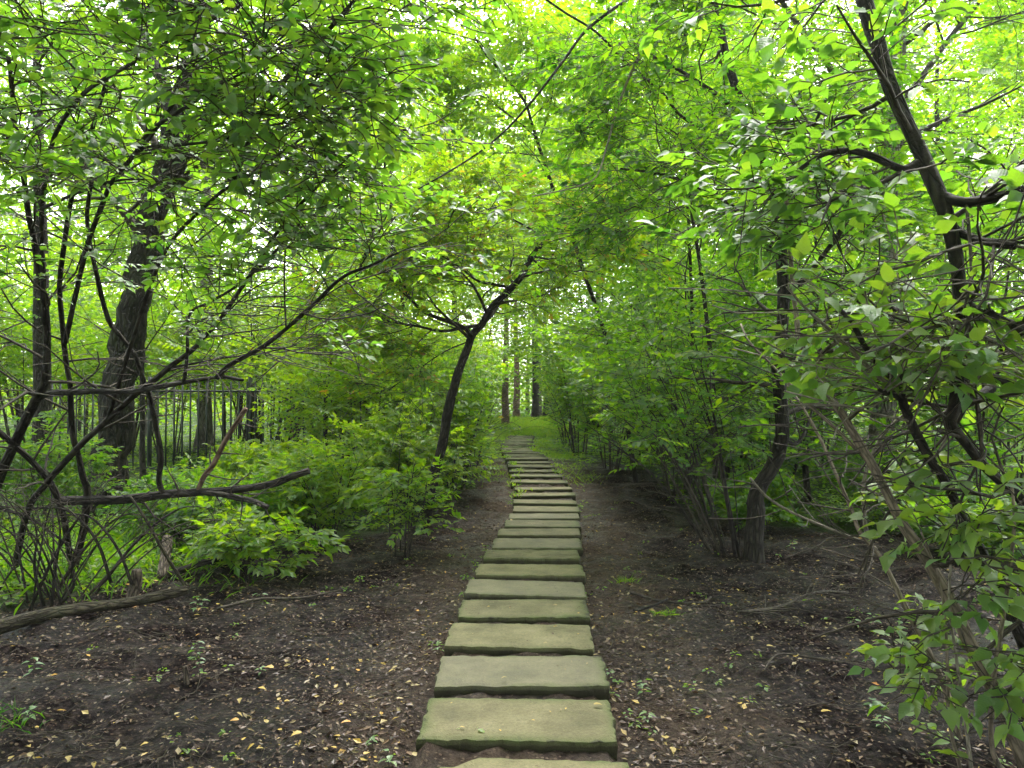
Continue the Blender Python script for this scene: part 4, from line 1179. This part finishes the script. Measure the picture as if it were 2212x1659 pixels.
PROTO = [tall_proto(15, 4.2, .58, M_GREY, .22), tall_proto(17, 4.8, .66, M_RED, .26), tall_proto(14, 4.0, .50, M_BARK, .2), tall_proto(17, 3.2, .66, M_RED, .24, .16, 6, .66), tall_proto(17, 3.2, .62, M_BARK, .24, .16, 6, .66), tall_proto(17, 3.2, .62, M_GREY, .24, .16, 6, .66)]
TALL = [  # picture column, depth, prototype, scale, label
    (1092, 38, 3, .8, 'slim pinkish-grey trunk standing left of the far end of the path'),
    (1116, 48, 3, .95, 'reddish tree in the haze just right of the slim pinkish trunk'),
    (1156, 45, 4, 1.0, 'nearly black straight trunk at the head of the bright clearing'),
    (1165, 50, 5, .9, 'pale trunk standing close behind the black one in the clearing'),
    (1179, 49, 4, .8, 'thin dark trunk right of the pale one in the clearing'),
    (1140, 62, 5, .8, 'faint far trunk left of the black one beyond the clearing'),
    (440, 20.5, 5, .95, 'grey trunk beyond the iron fence right of stout dark tree'),
    (86, 13.5, 4, .72, 'dark upright trunk behind the tangle left of stout dark tree'),
    (-60, 20, 3, 1.0, 'reddish trunk half hidden at far left beyond the fence'),
    (1424, 23.0, 2, 1.15, 'thick dark trunk low behind the bluish shrubs on the right'),
    (330, 30, 0, 1.1, 'tall grey tree showing high above the fence'),
    (640, 25, 3, 1.0, 'tall tree with lime crown behind the fence end'),
    (800, 33, 0, 1.05, 'tall tree far behind the forked tree'),
    (980, 38, 2, 1.1, 'tall tree whose crown closes the view left of the path end'),
    (1290, 37, 0, 1.1, 'tall tree whose crown closes the view right of the path end'),
    (1520, 31, 1, 1.0, 'tall tree behind the dark shrubs of the right bank'),
    (1760, 26, 0, .95, 'tall tree left of the grey-barked one, deep in the wood'),
    (2030, 22, 2, .9, 'tall tree right of the grey-barked one, deep in the wood'),
    (2250, 27, 1, 1.0, 'tall tree deep in the wood at the right edge'),
    (140, 36, 1, 1.1, 'tall tree far beyond the fence on the left'),
]
TALL += [(-1300, 6.5, 0, .9, 'unseen tall tree added for shade left of the viewpoint')]  # stands out of view, added to shade the near ground
used = set()
for i, (px, d, k, s, lab) in enumerate(TALL):
    p = P(px, 867, d)
    loc = (float(p[0]), float(p[1]), float(gz(p[0], p[1])))
    rz = R.random() * 6.28
    if k not in used:
        used.add(k)
        t = PROTO[k]
        t.location, t.rotation_euler, t.scale = loc, (0, 0, rz), (s, s, s)
        t['label'] = lab
    else:
        dup(PROTO[k], loc, rz, s, lab)


for x, y, k, s, lab in [(-3.2, -3.5, 2, .95, 'unseen tall tree added for shade behind the viewpoint on the left'), (4.4, -.6, 0, 1.0, 'unseen tall tree added for shade beside the viewpoint on the right'), (-6.5, -6, 1, 1.0, 'unseen tall tree added for shade farther behind the viewpoint on the left'), (6.2, -6.5, 2, 1.1, 'unseen tall tree added for shade farther behind the viewpoint on the right'), (-2.2, -13, 0, 1.1, 'unseen tall tree added for shade at the back of the wood'), (9, 1.5, 1, 1.0, 'unseen tall tree added for shade far to the right of the viewpoint'), (-2.9, 1.6, 2, 1.1, 'unseen tall tree added for shade close to the viewpoint on the left'),
                        (-5.5, 1.0, 1, .85, 'unseen tall tree added for shade beside the viewpoint on the left'), (.5, -9, 1, 1.0, 'unseen tall tree added for shade far behind the viewpoint')]:  # unseen crowns around the viewpoint, added to cut overhead and front light
    dup(PROTO[k], (x, y, float(gz(x, y))), R.random() * 6.28, s, lab)

# large shrubs deeper in the wood, grown like those of the banks
SHR = {o['label']: o for o in bpy.data.objects if o.parent is None and o.get('category') == 'shrub'}
SRC = [SHR['tall lime shrub standing behind the forked tree on its left'], SHR['leafy shrub left of the path in front of slim grey-pink trunk'], SHR['tall shrub filling the back behind the grey-barked tree'], SHR['leafy shrub behind the bluish one on the right bank']]
for k, x, y, s, lab in [(0, -4.2, 22.5, 1.7, 'big lime shrub in the wood left of the far slabs'), (1, -9.5, 26, 1.9, 'big shrub in the light far beyond the iron fence'), (0, -14.5, 23, 2.0, 'big lime shrub far beyond the fence at the left edge'),
                        (1, -5.5, 31, 1.9, 'big pale shrub deep in the wood behind the forked tree'), (0, -2.6, 33, 1.3, 'pale lime shrub at the left side of the clearing'), (3, 4.8, 23.5, 1.6, 'big shrub deep behind the right bank'),
                        (2, 8.2, 21.5, 1.6, 'big shrub in the wood behind the grey-barked tree'), (2, 13, 20, 1.9, 'big shrub in the wood at the far right edge'), (3, 3.4, 32, 1.5, 'pale shrub at the right side of the clearing'),
                        (3, 7.5, 30, 2.0, 'big pale shrub far back in the wood on the right'), (0, -3.0, 40, 1.6, 'hazy lime shrub left of the black clearing trunk'), (1, 4.2, 41, 1.7, 'hazy shrub right of the black clearing trunk'),
                        (0, -10.5, 20.5, 1.6, 'big shrub behind the fence at far left'), (1, -13, 17, 1.7, 'big shrub beyond the fence at the left edge'), (3, -7.2, 22, 1.7, 'big green shrub behind the fence between the trunks'), (1, -17, 30, 2.3, 'big hazy shrub at the far left of the wood'), (2, 15, 30, 2.3, 'big hazy shrub at the far right of the wood')]:
    dup(SRC[k], (x, y, float(gz(x, y))), R.random() * 6.28, s, lab)


# ------------------------------------------------------------------ far woodland, one mass of foliage
def woodland():
    n = 6000
    y = 32 + 50 * R.random(n) ** .8
    x = (R.random(n) * 2 - 1) * (y * .72 + 4)
    zmax = np.minimum(y * .55 + 2.5, 30)
    z = np.where(R.random(n) < .38, R.random(n) * 5.5, R.random(n) ** .8 * zmax)
    open_ = (np.abs(x - np.interp(y, PATH_Y, PATH_X) - .4) < 2.0 + .02 * y) & (z < 2.5 + .012 * y) & (y < 50)
    open_ |= (np.abs(x - 1.2) < 4.5) & (y < 47) & (z > 4)
    c = np.stack([x, y, z], -1)[~open_]
    # knit the clumps into crowns: drop those that fall into gaps
    g = fbm(c[:, 0] * .22 + c[:, 2] * .05, c[:, 1] * .2 + c[:, 2] * .18, 3)
    c = c[(g > -.34) | (c[:, 2] < 3)]
    q = 620
    yy = 48 + 14 * R.random(q)
    c = np.concatenate([c, np.stack([1.2 + R.normal(0, 5.5, q), yy, 3.2 + R.random(q) * 26], -1)])
    m = 34
    M = len(c)
    rad = .75 + .035 * c[:, 1]
    off = R.normal(0, 1, (M, m, 3)) * np.array([1, 1, .45]) * rad[:, None, None] * .55
    p = (c[:, None] + off).reshape(-1, 3)
    ct = np.clip(.60 + .10 * R.normal(0, 1, M), .2, .85)
    N = len(p)
    a = R.random(N) * 6.28
    d = np.stack([np.cos(a), np.sin(a), R.normal(-.15, .25, N)], -1)
    nn = nrm(np.array([0, 0, 1.]) + R.normal(0, .45, (N, 3)))
    L = (.19 + .0030 * p[:, 1]) * (.7 + .6 * R.random(N))
    k = p[:, 2] > terr(p[:, 1])
    lv = Leaves()
    lv.add(p[k], d[k], nn[k], L[k], (L * .6)[k], np.clip(np.repeat(ct, m) + R.normal(0, .08, N), 0, .88)[k])
    # the wood goes on unseen around the viewpoint, added to block side light
    n = 3000
    a = R.random(n) * 6.28
    q = 15 + 45 * R.random(n)
    c = np.stack([np.cos(a) * q, 6 + np.sin(a) * q, R.random(n) * 17], -1)
    c = c[(np.abs(c[:, 0]) > c[:, 1] * .72 + 5) & (np.hypot(c[:, 0], c[:, 1]) > 11)]
    m, M = 16, len(c)
    p = (c[:, None] + R.normal(0, 1, (M, m, 3)) * np.array([1.3, 1.3, .7])).reshape(-1, 3)
    p[:, 2] = np.abs(p[:, 2])
    N = len(p)
    a = R.random(N) * 6.28
    L = .45 * (.7 + .6 * R.random(N))
    lv.add(p, np.stack([np.cos(a), np.sin(a), R.normal(-.15, .25, N)], -1), nrm(np.array([0, 0, 1.]) + R.normal(0, .5, (N, 3))), L, L * .7, np.clip(R.normal(.5, .1, N), 0, .8))
    o = lv.build('woodland', M_LEAF, None, 'quad')
    tag(o, 'far woodland closing the view with a mass of pale green leaves', 'woodland')


woodland()


# ------------------------------------------------------------------ growth on the ground
def undergrowth():
    N = 26000
    y = 4.2 + 30 * R.random(N) ** 1.25
    x = (R.random(N) * 2 - 1) * (y * .70 + 1)
    gm = green_mask(x, y)
    on = np.abs(x - path_x(y)) < .56
    patch = fbm(x * .8 + 3, y * .8, 3) + .25
    k = (R.random(N) < gm * np.clip(.35 + patch, .08, 1)) & ~(on & (y < 29.5))
    x, y = x[k], y[k]
    ns = 700                                              # sparse sprouts on the open mud and along the slabs
    ys = 3.1 + 12 * R.random(ns) ** 1.2
    xs = np.where(R.random(ns) < .15, path_x(ys) + np.sign(R.normal(0, 1, ns)) * (.53 + .1 * R.random(ns)), (R.random(ns) * 2 - 1) * ys * .68)
    ok = (np.abs(xs - path_x(ys)) > .52) & (fbm(xs * 1.3 + 5, ys * 1.3, 3) > .06)
    n_main = len(x)
    x, y = np.concatenate([x, xs[ok]]), np.concatenate([y, ys[ok]])
    z = gz(x, y)
    M, m = len(x), 7
    h = (.06 + .20 * R.random(M) ** 1.5)
    lime = np.clip(.60 + .18 * sstep(12, 22, y) * 0 + .16 * vnoise(x * .6, y * .6), .3, .8)
    p = np.stack([np.repeat(x, m), np.repeat(y, m), np.repeat(z, m)], -1)
    a = R.random(M * m) * 6.28
    rr = R.random(M * m) * .07
    small = np.repeat(np.arange(M) >= n_main, m)
    rr = np.where(small, rr * .45, rr)
    h = np.where(np.arange(M) >= n_main, .02 + .03 * R.random(M), h)
    p += np.stack([np.cos(a) * rr, np.sin(a) * rr, np.repeat(h, m) * (.35 + .65 * R.random(M * m))], -1)
    d = np.stack([np.cos(a), np.sin(a), R.normal(-.05, .25, M * m)], -1)
    nn = nrm(np.array([0, 0, 1.]) + R.normal(0, .3, (M * m, 3)))
    L = (.035 + .035 * R.random(M * m)) * np.repeat(1 + .02 * y, m) * np.where(small, .5, 1)
    lv = Leaves()
    lv.add(p, d, nn, L, L * .6, np.clip(np.repeat(lime, m) + R.normal(0, .10, M * m), 0, .85))
    o = lv.build('undergrowth', M_HERB, None, 'quad')
    tag(o, 'low leafy growth covering the soil on both banks', 'undergrowth')


undergrowth()


def grass():
    lv = Leaves()

    def patch(cx, cy, sx, sy, n, L, W, tint):
        x, y = R.normal(cx, sx, n), R.normal(cy, sy, n)
        k = ~((np.abs(x - path_x(y)) < .5) & (y < 29.5))
        x, y = x[k], y[k]
        n = len(x)
        a = R.random(n) * 6.28
        p = np.stack([x, y, gz(x, y) - .01], -1)
        up = .35 + 1.1 * R.random(n)
        d = np.stack([np.cos(a), np.sin(a), up], -1)
        nn = np.stack([-np.cos(a) * up, -np.sin(a) * up, np.ones(n)], -1) + R.normal(0, .3, (n, 3))
        ll = L * (.6 + .7 * R.random(n))
        lv.add(p, d, nn, ll, np.full(n, W) * (.7 + .6 * R.random(n)), np.clip(R.normal(tint, .12, n), 0, .8))
    patch(-4.6, 7.7, .55, .6, 900, .34, .020, .40)           # broad blades behind the log
    patch(-5.3, 8.6, .6, .6, 500, .34, .020, .48)
    patch(-3.4, 7.2, .5, .35, 260, .16, .010, .45)
    patch(-2.75, 3.95, .14, .12, 120, .11, .005, .12)
    patch(1.22, 6.05, .05, .03, 60, .09, .005, .55)
    patch(1.05, 7.15, .05, .03, 50, .09, .005, .55)
    for i in range(60):                                      # bright strip at both sides of the far slabs and the clearing
        yy = 14 + 34 * R.random()
        patch(float(path_x(yy)) + (-1 if R.random() < .5 else 1) * (.75 + .3 * R.random()) if yy < 30 else float(path_x(yy)) + R.normal(0, 1.6), yy, .22 if yy < 30 else .9, .6, 130 if yy < 30 else 240, .13 if yy < 30 else .3, .010 if yy < 30 else .03, .64)
    for i in range(26):
        yy = 12.5 + 16 * R.random()
        n = 26
        x, y = float(path_x(yy)) + R.choice([-1, 1]) * (.52 - .16 * R.random()) + R.normal(0, .06, n), yy + R.normal(0, .12, n)
        a = R.random(n) * 6.28
        d = np.stack([np.cos(a), np.sin(a), .5 + R.random(n)], -1)
        ll = .05 + .06 * R.random(n)
        lv.add(np.stack([x, y, terr(y) + .07], -1), d, np.stack([-np.cos(a), -np.sin(a), np.ones(n)], -1), ll, ll * .3, np.clip(R.normal(.62, .1, n), 0, .8))
    o = lv.build('grass', M_HERB, None, 'fold')
    tag(o, 'bright grass along the far slabs and broad blades behind the fallen log', 'grass')


grass()


def litter():
    N = 120000
    y = 2.4 + 13 * R.random(N) ** 1.3
    x = (R.random(N) * 2 - 1) * (y * .70 + .4)
    adx = np.abs(x - path_x(y))
    dens = .22 + .5 * sstep(1.5, .8, adx) + .55 * sstep(4.6, 6.8, y) * np.clip(.55 + 1.2 * fbm(x * 1.1, y * 1.1, 3), .15, 1)
    k = (R.random(N) < dens) & (np.abs(x - path_x(y)) > .53)
    x, y = x[k], y[k]
    n = len(x)
    a = R.random(n) * 6.28
    p = np.stack([x, y, gz(x, y) + .004 + .012 * R.random(n)], -1)
    d = np.stack([np.cos(a), np.sin(a), R.normal(0, .25, n)], -1)
    nn = nrm(np.array([0, 0, 1.]) + R.normal(0, .42, (n, 3)))
    L = .012 + .042 * R.random(n) ** 2
    t = np.clip(R.choice([.08, .25, .4, .52, .6, .75], n, p=[.26, .28, .22, .13, .07, .04]) + R.normal(0, .05, n), 0, 1)
    lv = Leaves()
    lv.add(p, d, nn, L, L * (.25 + .4 * R.random(n)), t)
    # crumbs on the slabs and low green sprouts
    y = 3.3 + 14 * R.random(260)
    y = 3.71 + .69 * np.floor((y - 3.71) / .69) + .04 + .42 * R.random(260)
    x = path_x(y) + R.uniform(-.45, .45, 260)
    a = R.random(260) * 6.28
    L = .008 + .022 * R.random(260) ** 2
    lv.add(np.stack([x, y, terr(y) + .094], -1), np.stack([np.cos(a), np.sin(a), R.normal(0, .1, 260)], -1), nrm(np.array([0, 0, 1.]) + R.normal(0, .2, (260, 3))), L, L * .5, R.choice([.2, .4, .6, .78], 260))
    o = lv.build('leaf_litter', M_FALL, None, 'quad')
    tag(o, 'dark rotting leaf litter strewn over the mud', 'leaf litter')
    # loose twigs
    n = 4200
    y = 2.5 + 10 * R.random(n) ** 1.1
    x = (R.random(n) * 2 - 1) * (y * .70 + .3)
    k = np.abs(x - path_x(y)) > .6
    x, y = x[k], y[k]
    n = len(x)
    a = R.random(n) * 6.28
    L = .06 + .26 * R.random(n) ** 2
    u = np.linspace(-.5, .5, 4)
    px = x[:, None] + np.cos(a)[:, None] * L[:, None] * u + R.normal(0, .012, (n, 4))
    py = y[:, None] + np.sin(a)[:, None] * L[:, None] * u + R.normal(0, .012, (n, 4))
    pz = gz(px, py) + .006 + .015 * R.random((n, 4))
    r = (.0014 + .0026 * R.random(n))[:, None] * np.array([1, .95, .85, .6])
    tb = Tubes()
    tb.add(np.stack([px, py, pz], -1), r, 3, 0, False)
    o = tb.build('twig_litter', M_TWIG, None, 'stuff')
    tag(o, 'thin broken twigs scattered over the mud', 'twig litter')


litter()

# fallen leaves that can be told apart, one object each
KINDS = [('small yellow leaf', .78, .34), ('pale straw-coloured leaf', .62, .30), ('orange-brown leaf', .90, .10), ('fresh green leaf', 1.0, .26)]
nf = 0
while nf < 290:
    y = 3.05 + 8.5 * R.random() ** 1.25
    x = (R.random() * 2 - 1) * y * .66
    dx = x - float(path_x(y))
    if green_mask(np.array(x), np.array(y)) > .5:
        continue
    if fbm(np.array(x * 1.4), np.array(y * 1.4 + 3), 3) < R.normal(-.05, .12):
        continue
    onp = abs(dx) < .56
    if onp and R.random() < .6:
        continue
    kd = KINDS[R.choice(4, p=[q[2] for q in KINDS])]
    L = .028 + .03 * R.random()
    me = leaf_mesh(M_FALL, 'ovate', int(kd[1] * 10 - 1e-6))
    o = bpy.data.objects.new('fallen_leaf', me)
    COL.objects.link(o)
    fr = (y - 3.71) / .69
    slabtop = onp and ((y - 3.71) % .69) < .50 and abs(dx) < .47
    z = float(terr(np.array(y))) + .104 if slabtop else float(gz(x, y)) + (.02 if not onp else .035)
    o.location = (x, y, z)
    o.scale = (L, L * (.7 + .5 * R.random()), L)
    o.rotation_euler = (R.normal(0, .16), R.normal(0, .16), R.random() * 6.28)
    where = 'lying on a stone slab' if slabtop else ('lying in a gap between slabs' if onp else ('lying on the mud left of the slabs' if dx < 0 else 'lying on the mud right of the slabs'))
    if slabtop:
        where = 'lying on ' + ['the nearest', 'the second', 'the third', 'the fourth', 'the fifth', 'the sixth', 'the seventh', 'the eighth', 'a farther', 'a farther', 'a farther', 'a farther', 'a farther', 'a farther'][min(13, max(0, int(fr + 1)))] + ' slab from the front'
    elif not onp:
        ref = [((-3.3, 5.9), 'below the fallen log'), ((-2.4, 7), 'before the low lime bush'), ((-1.2, 8), 'by the upright yellow-green bush'), ((2.1, 8), 'at the foot of the crooked tree'), ((2.2, 6.2), 'by the brushy dead branch'),
               ((2.0, 4.9), 'by the long grey branch'), ((2.2, 3.9), 'beside the pale stems'), ((-1.94, 4.55), 'near the splintered peg'), ((-.9, 5), 'on trodden soil left of slabs'), ((1.0, 5), 'on trodden soil right of slabs'),
               ((1.1, 9), 'on bare soil past the path bend'), ((-1.1, 6.6), 'on the litter left of slabs'), ((1.2, 3.6), 'on near mud right of slabs'), ((-1.2, 3.6), 'on near mud left of slabs'), ((1.2, 6.5), 'near the dark branch right of slabs'), ((-2.6, 4.6), 'on the wide mud at left'), ((2.6, 7.2), 'on twiggy litter right of the crooked tree')]
        where = 'lying ' + min(ref, key=lambda q: (q[0][0] - x) ** 2 + (q[0][1] - y) ** 2)[1]
    tag(o, ('tiny ' if L < .036 else 'large ' if L > .05 else '') + kd[0].replace('small ', '') + ' ' + where, 'fallen leaf', 'fallen leaves on the path and mud')
    nf += 1


# ------------------------------------------------------------------ seedlings
def seedling(label, x, y, h, L, n, tint, z=None, rosette=False, mat=None, shape='ovate'):
    b = np.array([x, y, float(gz(x, y)) if z is None else z])
    root = thing('seedling', b, label, 'seedling', 'seedlings on the mud and between slabs')
    tb = Tubes()
    top = b + np.array([R.normal(0, .15 * h), R.normal(0, .15 * h), h])
    tb.add(np.array([b - [0, 0, .01], (b + top) / 2 + R.normal(0, .01, 3), top]), np.array([.0022, .0018, .0012]), 5, 0)
    tb.build('stem', M_TWIG, root)
    a0 = R.random() * 6.28
    ps, ds, ns, Ls, ts = [], [], [], [], []
    for i in range(n):
        a = a0 + i * 2.4 + R.normal(0, .2)
        t = 1 - (0 if rosette else .75 * (i / n))
        p = b + (top - b) * t
        d = np.array([math.cos(a), math.sin(a), R.normal(.05, .15)])
        stalk = L * (.9 if rosette else .3)
        tb2 = p + d * stalk
        ps.append(tb2)
        ds.append(d + [0, 0, -.15])
        ns.append(np.array([0, 0, 1.]) + R.normal(0, .2, 3))
        Ls.append(L * (.75 + .5 * R.random()))
        ts.append(np.clip(R.normal(tint, .08), 0, .99))
    Ls = np.array(Ls)
    single_leaves(root, (np.array(ps), np.array(ds), np.array(ns), Ls, Ls * .62, np.array(ts)), mat or M_NEAR, shape)


def vseed(label, vx, vy, *a, **k):
    d = FPX * (CAM[2] - .02) / (vy - 867)
    p = P(vx, vy, d)
    seedling(label, float(p[0]), float(p[1]), *a, **k)


for q in [
    ('bright seedling pair of leaf whorls left of centre before the second nearest slab', 992, 1606, .10, .045, 6, .75),
    ('bright seedling leaning against the front of the second nearest slab', 1022, 1604, .11, .050, 7, .75),
    ('star-shaped green seedling in the middle of the gap by the nearest slab', 1095, 1612, .07, .042, 6, .7),
    ('light green crumpled seedling in the gap right of the star-shaped one', 1192, 1622, .05, .036, 7, .6),
    ('tiny bluish seedling in the nearest gap between the star and crumpled ones', 1062, 1618, .03, .025, 5, .3),
    ('five-leaved seedling at the left corner of the nearest slab', 842, 1650, .07, .042, 6, .6),
    ('small seedling left of the five-leaved one on the mud', 806, 1606, .06, .028, 6, .5),
    ('small dark seedling in the gap before the third slab', 1137, 1494, .06, .036, 5, .35),
    ('green whorl seedling in the gap near the right end of the third slab', 1242, 1486, .07, .040, 6, .6),
    ('small seedling beside the right end of the third slab', 1276, 1488, .05, .034, 5, .6),
    ('seedling beside the right edge of the path with spread leaves', 1317, 1448, .05, .035, 6, .45),
    ('tiny seedling in the gap before the fourth slab', 1216, 1408, .04, .028, 4, .4),
    ('tiny seedling at the left end of the fourth gap', 1030, 1342, .03, .028, 5, .5),
    ('ferny seedling on the bare soil right of the third slab', 1390, 1490, .10, .036, 9, .5),
    ('ferny sprig lying lower on the bare soil right of path', 1395, 1548, .06, .036, 7, .6),
    ('heart-leaved plant before the low lime bush', 425, 1325, .14, .060, 9, .30),
    ('small heart-leaved plant under the low lime bush', 568, 1296, .08, .050, 5, .30),
    ('upright bluish-leaved seedling on the dark mud left', 432, 1478, .22, .042, 14, .25),
    ('leafy seedling near the left edge on the mud', 72, 1476, .14, .050, 8, .30),
    ('seedling of round leaflets near the left edge below the leafy one', 66, 1566, .08, .034, 8, .45),
    ('small pale seedling left of centre on the mud', 565, 1452, .05, .030, 6, .55),
    ('small pale-green plant with upright leaves right of the mud', 1885, 1345, .10, .045, 9, .55),
    ('low spreading seedling in front of the pale stems', 1845, 1345, .08, .040, 8, .50),
    ('broad bluish-leaved seedling in front of the pale stems', 1890, 1428, .12, .062, 7, .28),
    ('flat bluish-leaved plant on the mud at right', 1886, 1520, .05, .062, 6, .28),
    ('small ragged green plant beside the flat bluish one', 1905, 1570, .07, .036, 9, .45),
    ('small sprig of green leaves near the crooked tree', 1710, 1190, .10, .050, 6, .62),
    ('leafy sprig on the litter right of the path bend', 1353, 1226, .05, .030, 8, .6),
    ('seedling on the litter beside the left end of a slab', 948, 1398, .05, .032, 6, .5),
    ('tall seedling of paired leaves by the pale thin stem', 1955, 1365, .22, .052, 12, .55),
]:
    vseed(*q)
OFF = 0


# ------------------------------------------------------------------ damp air that pales the far end of the path
def haze(density):
    m, t, o = new_mat('haze')
    v = nd(t, 'ShaderNodeVolumePrincipled', {'Color': (.93, .96, .92, 1), 'Density': density, 'Anisotropy': .35})
    t.links.new(v.outputs[0], o.inputs['Volume'])
    x, y0, y1, z0, z1 = 420, -320, 620, -3.0, 36.0
    V = np.array([[sx * x, y, z] for z in (z0, z1) for y in (y0, y1) for sx in (-1, 1)])
    F = [(0, 2, 3, 1), (4, 5, 7, 6), (0, 1, 5, 4), (2, 6, 7, 3), (0, 4, 6, 2), (1, 3, 7, 5)]
    me = raw_mesh('haze', V, np.array(F).ravel(), np.arange(6) * 4, (), False, m)
    link('haze', me, None, 'stuff')


haze(.0007)
